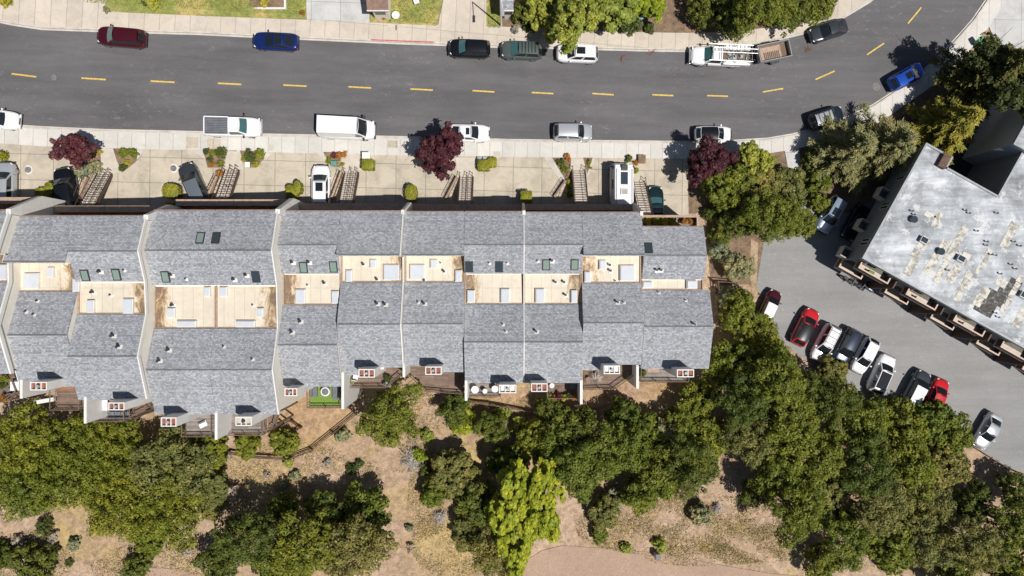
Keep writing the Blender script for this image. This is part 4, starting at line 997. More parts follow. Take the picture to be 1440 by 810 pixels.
def camper():
    root = empty('camper_van', (0,0,0), 'boxy white camper van with roof hatches in its driveway, nose toward the street', 'camper van', DR_G); L, W = 4.9, 2.1; h = L/2; Pm = paint('silver', PC['silver'], .3); Wt = paint('white', PC['white'], 0)
    bodyshape(L, W, lambda u: 1.1, .3, nose=.9, tail=.97).build('body', Pm, root, smooth=True)
    MB().box(-h+.05, h-.75, -W/2+.03, W/2-.03, 1.0, 2.75).build('box_body', Wt, root, bevel=.12)
    MB().box(h-1.4, h-.45, -W/2+.08, W/2-.08, 2.0, 2.6).build('cab_over', Wt, root, bevel=.15)
    MB().obox((h-.42,0,1.55), (.08,W*.8,.75), m=Matrix.Rotation(R(-25),3,'Y')).build('windshield', M['carglass'], root)
    m = MB()
    for s_ in (1,-1): m.box(-h+.2, h-.95, s_*(W/2-.22)-.03, s_*(W/2-.22)+.03, 2.75, 2.83)
    m.build('roof_rail', M['grey'], root)
    MB().box(-.15, 1.15, -.36, .36, 2.74, 2.86).build('roof_hatch', M['sky_b'], root, bevel=.03)
    a = MB().box(-1.25,-.6,-.4,.4,2.74,2.92).build('roof_hatch', M['white'], root, bevel=.04)
    m = MB()
    for q in range(5): m.box(-1.15+q*.1,-1.1+q*.1,-.3,.3,2.92,2.94)
    m.build('vent_slat', M['dark'], a)
    MB().box(1.3,1.95,-.33,.33,2.6,2.95).build('air_conditioner', M['dark'], root, bevel=.06)
    for s_ in (1,-1):
        MB().obox((h-.5, s_*(W/2+.15), 1.6), (.16,.3,.35)).build('wing_mirror', M['black'], root, bevel=.03)
        MB().obox((0, s_*(W/2-.02), 1.9), (1.0,.03,.5)).build('side_window', M['carglass'], root)
        MB().obox((h*.95, s_*W*.38, .8), (.14,.3,.2)).build('headlight', M['lamp_w'], root, bevel=.03)
        MB().obox((-h*.99, s_*W*.42, .95), (.08,.16,.34)).build('tail_light', M['lamp_r'], root, bevel=.02)
        for xx in (.60,-.6): wheel(root, xx*h, s_*(W/2-.12), .37, .24)
    MB().obox((h,0,.5), (.16,W*.86,.26)).build('bumper', M['black'], root, bevel=.04)
    on_ground(root, 872, 260, 90, 1.6)
camper()
for k, (px, py, ang, lab) in enumerate([(1192,394,-35,'dark motorcycle farthest left of the three under the balconies'),(1205,400,-40,'dark motorcycle in the middle of the three under the balconies'),(1220,405,-32,'motorcycle with a pale purple tank, rightmost of the three')]):
    root = empty('motorcycle', (0,0,0), lab, 'motorcycle', 'motorcycles beside the apartment building')
    for xx in (.7,-.7):
        w_ = MB().tube((xx,-.07,.32),(xx,.07,.32),.32,n=16).build('wheel', M['tyre'], root); MB().tube((xx,-.08,.32),(xx,.08,.32),.18,n=10).build('rim', M['rim'], w_)
    m = MB().tube((.7,0,.32),(.45,0,1.0),.06); m.tube((.45,0,1.0),(-.7,0,.5),.07); m.build('frame', M['dark'], root)
    MB().obox((.12,0,.86),(.55,.34,.28)).build('fuel_tank', paint('iceblue', PC['iceblue']) if k == 2 else paint('black', PC['black']), root, bevel=.08)
    MB().obox((-.4,0,.82),(.62,.3,.12)).build('seat', M['black'], root, bevel=.04)
    m = MB().tube((.42,-.4,1.08),(.42,.4,1.08),.03); m.build('handlebar', M['steel'], root)
    MB().obox((.05,0,.45),(.5,.32,.35)).build('engine', M['grey'], root, bevel=.04)
    on_ground(root, px, py, ang, .6)
# ------------------------------------------------------------------ trees and shrubs
def leafmesh(name, C_, N_, S_, mat, rs, asp=1.6, D_=None):
    """C_ centres, N_ normals, S_ sizes -> one mesh of folded leaf faces"""
    n = len(C_); N_ = N_/np.linalg.norm(N_, axis=1)[:, None]
    r = rs.normal(size=(n, 3)) if D_ is None else np.cross(D_, N_); T = np.cross(N_, r); T /= np.linalg.norm(T, axis=1)[:, None]; B = np.cross(N_, T)
    S = S_[:, None]
    v = np.empty((n, 4, 3)); 
    v[:, 0] = C_-T*S*asp*.5; v[:, 1] = C_-B*S*.5+N_*S*.12; v[:, 2] = C_+T*S*asp*.5; v[:, 3] = C_+B*S*.5+N_*S*.12
    me = bpy.data.meshes.new(name); me.vertices.add(4*n); me.vertices.foreach_set('co', v.reshape(-1))
    me.loops.add(4*n); me.loops.foreach_set('vertex_index', np.arange(4*n, dtype=np.int32))
    me.polygons.add(n); me.polygons.foreach_set('loop_start', np.arange(0, 4*n, 4, dtype=np.int32)); me.polygons.foreach_set('loop_total', np.full(n, 4, dtype=np.int32))
    me.update(calc_edges=True); me.materials.append(mat); return me
def crown(seed, Rr, Hh, zc, rc, per, ls, mat, irr=.18, fill=1.0, low=-.35, name='crown', up=.35, asp=1.6, squash=.8):
    rs = np.random.RandomState(seed); ph = rs.uniform(0, 6.28, 4)
    def rad(t): return Rr*(1+irr*(.6*np.sin(2*t+ph[0])+.5*np.sin(3*t+ph[1])+.5*np.sin(5*t+ph[2])+.35*np.sin(9*t+ph[3])))
    cs = []
    want = int(fill*3.0*(Rr/rc)**2)
    tries = 0
    while len(cs) < want and tries < want*60:
        tries += 1
        d = rs.normal(size=3); d /= np.linalg.norm(d)
        if d[2] < low: continue
        k = rs.uniform(.72, 1.0) if rs.rand() < .8 else rs.uniform(.3, .72)
        t = math.atan2(d[1], d[0]); q = rad(t)-rc*.8
        c = np.array([d[0]*q*k, d[1]*q*k, zc + d[2]*(Hh-rc*.8)*k + rs.normal()*rc*.6])
        if all(np.sum((c-o)**2) > (rc*1.12)**2 for o, _ in cs): cs.append((c, rc*rs.uniform(.55, 1.08)))
    Cs, Ns = [], []
    for c, r in cs:
        n = int(per*(r/rc)**2)
        d = rs.normal(size=(n, 3)); d[:, 2] = np.where(d[:, 2] < -.3, -d[:, 2], d[:, 2]); d /= np.linalg.norm(d, axis=1)[:, None]
        lump = 1+.22*np.sin(d[:, 0:1]*5+c[0])*np.cos(d[:, 1:2]*5+c[1])
        p = c + d*np.array([1, 1, squash])*r*lump*rs.uniform(.6, 1.12, size=(n, 1))
        Cs.append(p); Ns.append(d*1.25+rs.normal(size=(n, 3))*.42+np.array([0, 0, up]))
    Cs = np.vstack(Cs); Ns = np.vstack(Ns)
    # stray twigs beyond the outline
    return leafmesh(name, Cs, Ns, ls*rs.uniform(.6, 1.35, len(Cs)), mat, rs, asp), [c for c, _ in cs]
def trunkmesh(seed, zc, Rr, cs, mat, r0=.22, nl=7):
    rs = random.Random(seed); m = MB()
    top = Vector((rs.uniform(-.3,.3), rs.uniform(-.3,.3), zc*.75)); mid = Vector((top.x*.3, top.y*.3, zc*.4))
    m.tube((0,0,-.5), mid, r0, r0*.8, 8); m.tube(mid, top, r0*.8, r0*.55, 8)
    for c in rs.sample(cs, min(nl, len(cs))):
        c = Vector(c); h = mid.lerp(top, rs.uniform(.3, 1)); k = h.lerp(c, .55)+Vector((0,0,-.15*Rr*.3))
        m.tube(h, k, r0*.42, r0*.25, 6); m.tube(k, c, r0*.25, r0*.07, 5)
    o = m.build('trunk', mat); me = o.data; bpy.data.objects.remove(o); return me
def conifer(seed, Rr, Hh, mat, tiers=12, per=26, ls=.2, droop=.25, asp=4.0, br=9, up=.5, tip=.35):
    """limbs spread from the trunk, each carrying flat feathery sprays"""
    rs = np.random.RandomState(seed); Cs, Ns, Ds = [], [], []; tr = MB(); tr.tube((0,0,-.5), (0,0,Hh*.95), .28, .04, 8)
    for k in range(tiers):
        f = k/(tiers-1); z = Hh*(.22+.74*f); L = Rr*(1-f*.88)*rs.uniform(.85, 1.1); nb = max(4, int(br*(1-.4*f)))
        for b in range(nb):
            a = 2*math.pi*(b+rs.rand()*.8)/nb + k*.7; l = L*rs.uniform(.7, 1.15); d = np.array([math.cos(a), math.sin(a), 0]); s = np.array([-d[1], d[0], 0])
            base = np.array([0, 0, z]); end = base+d*l+np.array([0,0,l*(.18-droop)])
            tr.tube(base, end*.8+base*.2, .06*(1-f*.6), .015, 4)
            n = int(per*l/Rr*3)
            t = rs.uniform(.12, 1.0, n)**.8; w_ = rs.normal(size=n)*(.05+.15*(1-t))*l*.8
            p = base+(end-base)*t[:, None]+s*w_[:, None]+np.array([0,0,1])*(-np.abs(w_)[:, None]*.45+.12*l*np.sin(t*3)[:, None]+rs.normal(size=(n,1))*.10)
            for q in range(4):
                pp = p+rs.normal(size=(n, 3))*np.array([.11,.11,.09])
                Cs.append(pp); Ns.append(rs.normal(size=(n, 3))*.4+np.array([0,0,up+.5])); Ds.append(d[None,:]+s[None,:]*np.sign(w_)[:,None]*.8+rs.normal(size=(n,3))*.25)
    Cs = np.vstack(Cs); Ns = np.vstack(Ns)
    me = leafmesh('crown', Cs, Ns, ls*rs.uniform(.6, 1.3, len(Cs)), mat, rs, asp, np.vstack(Ds))
    o = tr.build('trunk', M['bark']); tm = o.data; bpy.data.objects.remove(o); return me, tm
def twigs(seed, Rr, Hh, mat, n=160):
    rs = random.Random(seed); m = MB()
    for k in range(n//8):
        a = rs.uniform(0, 6.28); e = rs.uniform(.2, 1.3); l = Rr*rs.uniform(.5, 1)
        q = Vector((math.cos(a)*math.cos(e)*l, math.sin(a)*math.cos(e)*l, math.sin(e)*Hh)); m.tube((0,0,0), q*.6, .06, .035, 4)
        for j in range(7):
            s = q*.6*rs.uniform(.4, 1); t = s+Vector((rs.gauss(0,.5), rs.gauss(0,.5), rs.gauss(.1,.25)))*Rr*.45; m.tube(s, t, .028, .01, 3)
    o = m.build('trunk', mat); me = o.data; bpy.data.objects.remove(o); return me

PROTO = {}
def proto(key):
    if key in PROTO: return PROTO[key]
    kind, size, var = key; sd = hash_(kind)+size*10+var
    cfgs = dict(oak=('oak',.17,.15), oakd=('oakd',.16,.15), olive=('olive',.16,.1), soft=('soft',.15,.06), bright=('bright',.22,.25), plum=('plum',.19,.2), plum2=('plum2',.19,.2), sage=('sage',.17,.2), shrub=('shrubd',.12,.15), top=('top',.24,.2), hedge=('hedge',.10,.05), yel=('yel',.10,.2), orange=('orange',.10,.2), grey=('grey',.12,.2), deep=('deep',.16,.15))
    Rr = {1:.55, 2:1.2, 3:2.3, 4:3.9}[size]
    m, ls, irr = cfgs[kind]
    if kind in ('soft', 'olive'):
        me, cs = crown(sd, Rr, Rr*.55, Rr*.9, max(.30, Rr*.19), 150, ls, LF[m], .16, 1.25, name='crown', squash=.7)
    elif size == 1: me, cs = crown(sd, Rr, Rr*.85, Rr*.55, .20, 60, ls*.75, LF[m], irr, 1.1, low=-.2)
    elif size == 2: me, cs = crown(sd, Rr, Rr*.8, Rr*.8, .34, 85, ls*.9, LF[m], irr, 1.1)
    else:
        rc = .80 if size == 4 else .56
        if kind == 'bright': rc *= .62
        me, cs = crown(sd, Rr, Rr*.72, Rr*1.05, rc, 190 if size == 4 else 135, ls, LF[m], irr+.06, 1.1)
    zc = {1:.3, 2:1.0, 3:2.4, 4:4.0}[size]
    tm = trunkmesh(sd, zc, Rr, cs, M['bark'], {1:.04,2:.08,3:.14,4:.24}[size], 4 if size < 3 else 9)
    PROTO[key] = (me, tm, Rr, zc); return PROTO[key]
def hash_(s): return sum(ord(c)*(i+3) for i, c in enumerate(s)) % 1000
cnt = [0]
def tree(name, cat, px, py, rpx, kind, label, group=None, h=None, var=None, sy=1.0, rz=None):
    """rpx: crown radius in picture units; h: height of the crown's middle above ground"""
    cnt[0] += 1; rnd = random.Random(cnt[0]*17+3)
    rm = rpx*K*(H-4)
    size = 1 if rm < .8 else 2 if rm < 1.6 else 3 if rm < 2.9 else 4
    me, tm, Rr, zc = proto((kind, size, cnt[0] % 3 if var is None else var)); sc = rm/Rr
    if size == 4 and h is None and group != 'oaks of the left hillside grove': h = rm*1.05 + rnd.uniform(0, 3.4)
    # the crown's middle sits around Rr over the root in the prototype
    mid = Rr*1.05*sc if size > 2 else (Rr*.6*sc)
    lift = (h if h is not None else mid) - mid
    p = P(px, py, mid+lift); g = G(p.x)
    root = empty(name, (p.x, p.y, g), label, cat, group, rz if rz is not None else rnd.uniform(0, 6.28))
    for nm, mesh in (('trunk', tm), ('crown', me)):
        o = bpy.data.objects.new(nm, mesh); col.objects.link(o); o.parent = root
        if nm == 'crown': o.scale = (sc*(1 if sy == 1 else 1), sc*sy, sc); o.location.z = lift
        else: k = (lift+mid)/max(.2, mid); o.scale = (sc, sc*sy, sc*k)
    return root
WOOD = 'oaks of the wood below the houses and the lot'; 
def oaks(name, kind, rows, group, cat='tree'):
    for (px, py, r, lab, *rest) in rows: tree(name, cat, px, py, r, kind if not rest else rest[0], lab, group)
oaks('oak_tree', 'soft', [
 (26,622,50,'spreading oak at the left picture edge below the leftmost deck'), (22,690,46,'oak at the left picture edge above the bare sandy patch'),
 (104,624,44,'oak below the orange brown deck'), (92,672,50,'oak in the middle of the left grove, between the edge oak and the olive one'),
 (165,640,44,'oak under the row of dark deck chairs'), (236,656,56,'pale olive oak with wispy branches, largest crown of the left grove','olive'),
 (160,705,50,'oak hanging over the light sand on the left slope'), (235,712,52,'dark smooth oak at the bottom of the left grove'),
 (290,632,30,'small oak at the right end of the left grove below the white cushion deck'), (208,748,30,'lowest lobe of oak in the left grove, just above a small bush'),
 (292,692,28,'yellowish thin oak at the right edge of the left grove','olive')], 'oaks of the left hillside grove')
oaks('oak_tree', 'oak', [
 (550,585,44,'round young oak standing alone below the slanting brown deck'), (402,620,21,'right of the two round bushes below the plain grey deck'), (350,624,20,'left of the two round bushes below the plain grey deck'),
 (640,576,26,'dark small oak with a lime green neighbour, below the striped deck','oakd'), (652,592,19,'lime green sapling right below the striped deck','bright'),
 (692,600,26,'low dark oak right of the lime green sapling','oakd'), (640,668,38,'dull green oak right of the grey twiggy shrub','olive'), (612,690,24,'small oak in front of the grey twiggy shrub'),
 (672,705,38,'oak left of the tall lime green tree','oakd'), (662,748,30,'low dusty oak left of the lime green tree, by the sandy gap','olive'), (700,775,44,'oak at the bottom left of the tall lime green tree','olive'),
 (400,716,24,'small oak at the top left of the bottom grove'), (460,722,34,'oak in the upper middle of the bottom grove','oakd'), (515,722,38,'oak at the upper right corner of the bottom grove'),
 (352,760,46,'oak at the left of the bottom grove','oakd'), (425,768,50,'oak in the centre of the bottom grove'), (500,775,48,'wide dusty oak at the right of the bottom grove','olive'), (308,790,28,'oak at the lowest left corner of the bottom grove','oakd'), (395,812,36,'oak cut by the bottom edge below the bottom grove')], WOOD)
tree('lime_green_tree', 'tree', 738, 718, 47, 'bright', 'tall lime green tree, the brightest crown in the picture', h=6, sy=1.62, rz=0, var=0)
oaks('oak_tree', 'oak', [
 (757,622,34,'oak directly above the lime green tree'), (712,648,30,'shadowed oak at the upper left of the lime green tree','oakd'), (775,578,26,'oak right below the fence under the planter terrace','oakd'), (905,612,36,'oak between the centre of the middle wood and the blue green one'), (955,600,32,'oak right of the blue green small oak'), (985,648,28,'oak beside the bare gully under the big right wood','oakd'), (800,600,38,'oak under the terrace with planters, left part of the middle wood','oakd'), (808,655,46,'broad oak right of the lime green tree'),
 (868,632,46,'oak in the centre of the middle wood'), (878,585,30,'oak touching the brown fence below the spiky grey plant','oakd'), (925,665,48,'oak above the dry golden slope'), (900,690,30,'low oak at the lower rim of the middle wood'),
 (968,655,42,'oak at the right end of the middle wood by the bare gully','oakd'), (935,618,34,'blue green small oak among the middle wood','sage'), (985,560,32,'oak below the right end of the narrow end deck'), (1000,612,34,'oak between the middle wood and the big right wood'),
 (850,722,26,'dull low oak left of the dry golden slope','olive'), (842,750,14,'dark bush at the foot of the dull low oak'),
 (1040,440,32,'oak whose branches reach the dark red white-roofed car'), (1072,482,36,'oak at the left edge of the lot beside the red car'), (1030,508,38,'oak right beside the end house'), (1045,560,42,'oak below and right of the end house','oakd'),
 (1095,535,44,'oak at the lot corner below the first red car'), (1062,615,44,'oak at the upper left of the big right wood','olive'), (1112,592,46,'oak in the upper middle of the big right wood'), (1165,560,42,'oak below the dark blue car','oakd'), (1172,524,24,'low oak overhanging the white cars','olive'),
 (1205,598,44,'oak below the white glass-roofed car'), (1145,640,48,'oak in the very middle of the big right wood'), (1095,660,44,'oak at the left rim of the big right wood'), (1062,690,26,'oak at the lower left rim of the big right wood next to the gully','oakd'), (1215,655,46,'oak right of the centre of the big right wood','oakd'),
 (1262,595,40,'oak overhanging the dark white-roofed car'), (1305,592,34,'oak below the second red car'), (1275,648,46,'bright oak on the right side of the big right wood'), (1335,610,32,'oak left of the lone silver car'), (1328,655,38,'thin olive oak near the wooden kerb of the lot','olive'),
 (1120,715,44,'oak with grey twigs at the lower left of the right wood'), (1165,700,36,'oak above the grey sage patch of the right wood','olive'), (1185,755,44,'sunlit oak at the bottom of the right wood'), (1240,712,46,'oak in the lower middle of the right wood','olive'), (1245,765,40,'bright oak near the bottom edge, right wood'),
 (1300,715,44,'oak at the lower right of the right wood','olive'), (1310,768,42,'brownish oak close to the bottom edge','olive'), (1365,705,30,'dark oak in the shade at the right','oakd'), (1372,765,44,'oak near the lower right corner','olive'), (1425,740,44,'leafy oak at the right picture edge'),
 (1432,690,32,'very dark tree at the end of the wooden kerb','oakd'), (1420,800,36,'oak in the lower right corner of the picture'), (1155,790,28,'last oak above the bottom right sandy patch'), (1340,812,32,'oak cut by the bottom edge near the right corner')], WOOD)
oaks('sage_bush', 'sage', [(1037,375,24,'pale sage green bush between the end house and the lot'), (1027,420,22,'pale sage bush beside the side fence'), (1012,352,18,'small sage bush close to the end house corner'), (985,722,18,'grey green sage bush on the dry slope below the wood'), (868,700,16,'pale sage bush at the lower edge of the middle wood'),(1180,730,20,'grey sage patch inside the right wood')], 'sage bushes', 'bush')
oaks('garden_tree', 'oakd', [(1022,262,36,'dark tree right of the red leaved tree','oak'), (1062,232,28,'yellow green small tree above the dark olive one','top'), (1065,262,36,'brown green tree between driveway and lot','olive'), (1085,305,42,'bushy tree above the lot\'s upper left corner','oak'), (1105,262,32,'tree beside the pale walkway','olive'), (1040,312,28,'dark tree right of the planted front terrace'), (1125,315,24,'tree overhanging the lot behind the pale blue car','oak'),(1000,300,14,'small shrub tree beside the end terrace'),(1012,330,18,'dark shrub tree behind the end house\'s side')], 'trees between the end house and the lot')
oaks('ivy_bush', 'oak', [(1148,255,20,'low ivy mound right of the pale walkway'), (1150,285,16,'low ivy mound above the pale blue car'), (1140,225,16,'dark ivy mound under the feathery tree','oakd')], 'ivy mounds', 'bush')
tree('plum_tree', 'tree', 619, 212, 34, 'plum', 'big round dark purple tree at the street pavement', h=4.3)
tree('plum_tree', 'tree', 102, 209, 25, 'plum2', 'reddish purple tree at the far left pavement', h=3.4)
tree('plum_tree', 'tree', 994, 227, 33, 'plum', 'dark red purple tree beside the last driveway', h=4.0)
tree('small_tree', 'tree', 1052, 216, 17, 'top', 'small yellow green tree by the pavement right of the red purple one', h=3)
oaks('street_tree', 'top', [(812,18,44,'dense yellow green street tree, left of the top clump'), (768,14,34,'leafy tree nearest the lamp post'), (862,12,34,'leafy tree right of the dense yellow green one'), (908,2,30,'small gold tipped tree at the top edge','bright'),
   (1000,-4,26,'tree cut by the top edge above the work truck')], 'garden trees along the top edge')
tree('garden_bush', 'bush', 888, 36, 17, 'shrub', 'low dark bush beside the bare brown soil', None)
tree('garden_bush', 'bush', 912, 40, 9, 'shrub', 'small flowering bush beside the bare brown soil', None)
oaks('garden_tree', 'oak', [(1028,22,36,'dark tree above the work truck','oakd'), (1072,8,42,'dense tree above the dump trailer'), (1115,16,32,'tree above the gap between trailer and grey sedan','oakd'), (1150,-2,32,'tree at the top edge right of the trailer'), (985,14,26,'shadowed tree left of the work truck','oakd')], 'trees above the far pavement')
def con(px, py, rpx, kind, label, h, mat, **k):
    cnt[0] += 1; rm = rpx*K*(H-h*.5); me, tm = conifer(cnt[0], rm, h, LF[mat], **k)
    p = P(px, py, h*.45); root = empty(kind, (p.x, p.y, G(p.x)), label, 'tree')
    for nm, mesh in (('trunk', tm), ('crown', me)):
        o = bpy.data.objects.new(nm, mesh); col.objects.link(o); o.parent = root
con(1194, 212, 56, 'cedar_tree', 'feathery grey green cedar over the bend of the street', 8.5, 'cedar', tiers=11, per=30, ls=.085, droop=.3, asp=6)
con(1246, 208, 62, 'cedar_tree', 'large feathery cedar touching the apartment building corner', 9.5, 'cedar', tiers=12, per=32, ls=.085, droop=.3, asp=6)
con(1336, 175, 50, 'cypress_tree', 'golden green feathery tree beside the grey wing wall', 9, 'gold', tiers=12, per=32, ls=.085, droop=.28, asp=6)
con(1385, 108, 62, 'pine_tree', 'big dark pine below the green bin', 13, 'pine', tiers=13, per=34, ls=.12, droop=.1, asp=3)
tree('garden_tree', 'tree', 1392, 85, 34, 'deep', 'dark rounded tree right under the green bin', h=8)
tree('garden_tree', 'tree', 1432, 128, 38, 'deep', 'dark tree at the right edge above the grey wing wall', h=8)
# dead grey shrubs on the slope
for (px, py, r, lab) in [(580,647,26,'large tangle of bare grey twigs on the slope'), (618,728,16,'small bare grey shrub left of the dark oak'), (655,735,14,'bare grey twigs beside the oak left of the lime tree'),(1010,715,12,'bare twigs at the edge of the dry gully'),(1165,735,16,'bare silver twigs within the right wood')]:
    p = P(px, py, .6); root = empty('dead_shrub', (p.x, p.y, G(p.x)), lab, 'shrub', 'dead grey shrubs')
    o = bpy.data.objects.new('branches', twigs(px, r*K*H, 1.3, M['greybark'], 420)); col.objects.link(o); o.parent = root
    rs = np.random.RandomState(px); me, cs = crown(px, r*K*H*.9, .6, .4, .3, 14, .08, LF['grey'], .3, .5)
    o = bpy.data.objects.new('foliage', me); col.objects.link(o); o.parent = root
# scattered hillside bushes
rows = [(65,740,13,'small round bush on the left sandy patch','shrub'),(50,788,30,'dark bush near the bottom left corner','oakd'),(4,782,20,'dark bush at the left edge near the bottom','oakd'),(197,793,20,'dark bush beside the dirt path at the bottom left','oakd'),(98,791,6,'tiny bush right of the dark corner bush','shrub'),(105,765,9,'grey green tuft on the left sandy patch','sage'),
 (28,760,9,'small grey tuft at the far left','grey'),(75,755,8,'grey tuft below the small round bush','grey'),(482,612,11,'low grey green shrub beside the brown fence','sage'),(495,660,9,'dark tuft on the bare middle slope','shrub'),(414,669,8,'grey tuft left on the bare middle slope','sage'),(460,650,6,'twiggy tuft in the middle of the bare slope','grey'),(376,668,6,'grey tuft below the two round bushes','grey'),(397,683,6,'pale tuft above the bottom grove','sage'),
 (505,652,7,'green tuft right on the bare middle slope','shrub'),(575,742,6,'weed tuft on the sandy gap between the groves','sage'),(578,770,7,'grey weed in the sandy gap between the groves','grey'),(405,648,8,'yellow green weed at the fence bend','top'),(590,640,10,'green sapling beside the grey twig tangle','bright'),(600,660,12,'dark shrub at the grey twig tangle','shrub'),
 (705,580,12,'yellow green weed below the grey terrace deck','top'),(730,598,14,'shrub on the golden slope below the terrace','top'),(928,765,10,'green weeds beside the wooden post by the dirt path','top'),(880,770,8,'weed patch along the dirt path','top'),(318,640,9,'dry bush at the left fence end','grey'),(320,690,16,'dead brown bush right of the left grove','grey'),(1240,790,12,'bush on the bottom right sandy patch','shrub'),
 (600,612,9,'dry tuft right of the round young oak','top'),(730,640,20,'dark shrub above the lime green tree','oakd'),(262,775,8,'weed beside the curved dirt path','grey'),(1095,640,10,'grey snag tuft at the left rim of the right wood','grey'),(300,712,18,'pale brown bush between left and bottom groves','olive')]
for (px, py, r, lab, kd) in rows: tree('hillside_bush', 'bush', px, py, r, kd, lab, 'bushes on the dry hillside', h=r*K*H*.5)
# front garden shrubs
fs = [(3,219,9,'yellow green hedge end at the left edge','hedge'),(133,216,5,'tiny yellow bush right of the left purple tree','yel'),(141,213,4,'pale yellow flowers by the leftmost path','yel'),(174,215,8,'round green bush right of the leftmost path','hedge'),(187,215,8,'bright bush next to the round one near the leftmost path','hedge'),(180,228,5,'yellow bush below the bright bush','yel'),(173,236,6,'small dark round bush by the leftmost stair','shrub'),(118,241,10,'grey green trailing bush right of the left purple tree\'s foot','sage'),(134,234,9,'trailing bush tip beside the leftmost stair','sage'),
 (290,213,5,'dark round bush, first of the second planter','shrub'),(299,215,6,'green bush in the middle of the second planter','hedge'),(312,215,9,'tall dark clipped bush in the second planter','shrub'),(310,230,6,'low bush at the bottom of the second planter','hedge'),(298,231,5,'orange brown bush in the second planter','orange'),(296,224,5,'olive bush in the second planter','shrub'),
 (352,220,9,'dark round clipped bush in the third planter','shrub'),(366,217,9,'bright bush right in the third planter','hedge'),(343,223,5,'small bush left in the third planter','hedge'),(360,231,6,'low bush at the bottom of the third planter','hedge'),(309,243,6,'orange shrub beside the stair rail','orange'),
 (463,226,6,'green bush in the fourth planter','hedge'),(470,218,5,'purple leaved plant at the top of the fourth planter','plum2'),(477,218,6,'orange plant in the fourth planter','orange'),(474,229,5,'grey green plant in the fourth planter','sage'),(484,217,5,'orange shrub right of the fourth planter','orange'),(482,231,4,'green shrub by the top of the third stair','hedge'),
 (571,292,6,'plant','hedge'),(789,229,7,'dark shrub at the head of the planter left of the camper','shrub'),(798,221,6,'orange tinted shrub left of the camper stair','orange'),(795,238,7,'green shrub in the planter left of the camper stair','hedge'),(802,259,7,'bright vine beside the camper stair','bright'),(802,273,6,'lower bright vine beside the camper stair','bright'),(828,228,5,'narrow bush wedge between stair and camper','hedge'),(830,236,3,'lower tip of the narrow bush wedge','hedge'),(884,223,6,'dark feathery shrub above the camper','shrub'),(894,229,5,'brown green shrub beside the brick planter box','orange'),(893,240,6,'small round green bush right of the camper','hedge')]
for (px, py, r, lab, kd) in fs:
    if lab == 'plant': continue
    tree('front_shrub', 'shrub', px, py, r, kd, lab, 'shrubs in the front planters')
# clipped box hedges
def hedge(px, py, wpx, hpx, hh, lab, rnd=False):
    cnt[0] += 1; rs = np.random.RandomState(cnt[0]); s = K*(H-hh); w_, d_ = wpx*s, hpx*s
    p = P(px, py, hh); n = 1700; c = rs.uniform(-1, 1, (n, 3)); ax = rs.randint(0, 5, n)
    for k in range(n):
        if ax[k] < 2: c[k, 2] = 1
        elif ax[k] == 2: c[k, 0] = math.copysign(1, c[k, 0])
        elif ax[k] == 3: c[k, 1] = math.copysign(1, c[k, 1])
    if rnd: 
        q = np.linalg.norm(c[:, :2], axis=1)[:, None]; c[:, :2] = np.where(q > 1, c[:, :2]/q, c[:, :2])
    nn = c.copy(); nn[:, 2] = np.where(c[:, 2] > .98, 2, c[:, 2]*.2); cc = c*np.array([w_/2, d_/2, hh/2])+np.array([0,0,hh/2])+rs.normal(size=(n, 3))*.035
    me = leafmesh('foliage', cc, nn+rs.normal(size=(n,3))*.45, .10*rs.uniform(.6,1.3,n), LF['hedge'], rs)
    root = empty('clipped_hedge', (p.x, p.y, G(p.x)+.12), lab, 'hedge', 'clipped hedges in the driveways')
    o = bpy.data.objects.new('foliage', me); col.objects.link(o); o.parent = root
    MB().box(-w_/2+.1, w_/2-.1, -d_/2+.1, d_/2-.1, -.05, hh-.12).build('branches', M['bark'], root)
for a in [(58.5,273,14,15,1.1,'left dark half of the double hedge by the glossy black car'),(69,266,10,17,1.3,'taller half of the double hedge by the glossy black car',True),(240,268,22,18,1.1,'hedge cut round at the left of the slanting dark car',True),(410,270,14,18,1.2,'boxy hedge left of the white car with sunroof'),(418,263,8,16,1.4,'rounded hedge hump beside the boxy one left of the white car',True),
          (517,231,15,13,1.2,'square clipped hedge under the white utility box'),(578,271,15,22,1.3,'oval clipped hedge below the big purple tree',True),(680,232,15,14,1.0,'low hedge block right of the big purple tree'),(740,277,15,16,1.4,'cube shaped hedge left of the spiky planter'),(692,228,11,12,.8,'sloping hedge corner right of the big purple tree')]: hedge(*a)
# planters soil around the shrub groups
for pts in [[(160,209),(193,209),(194,226),(173,243),(165,225)],[(286,209),(320,210),(314,236),(293,236)],[(338,212),(372,213),(372,224),(358,236),(345,235)],[(455,214),(480,214),(479,236),(466,234)],[(776,222),(803,222),(800,262),(790,248)],[(820,222),(833,222),(826,246)],[(100,230),(142,208),(144,240),(118,246)]]:
    drape('planter_soil', pts, .16, M['mulch'], .1)
for pts in [[(194,211),(207,212),(180,241),(194,227)],[(272,212),(286,212),(290,225)],[(372,214),(385,215),(372,226)],[(444,215),(455,215),(458,226)],[(765,222),(776,222),(800,262),(795,264)],[(833,223),(836,223),(826,250),(825,246)]]:
    drape('white_path', pts, .17, M['curb'], .1)
# paths to the stairs
for pts in [[(142,208),(160,209),(172,243),(142,246)],[(320,211),(338,212),(342,238),(316,238)],[(482,216),(505,217),(508,240),(482,240)],[(640,222),(668,222),(668,248),(645,248)],[(803,224),(820,224),(824,240),(802,240)]]:
    drape('entry_path', pts, .15, M['pale_slab'], .1)

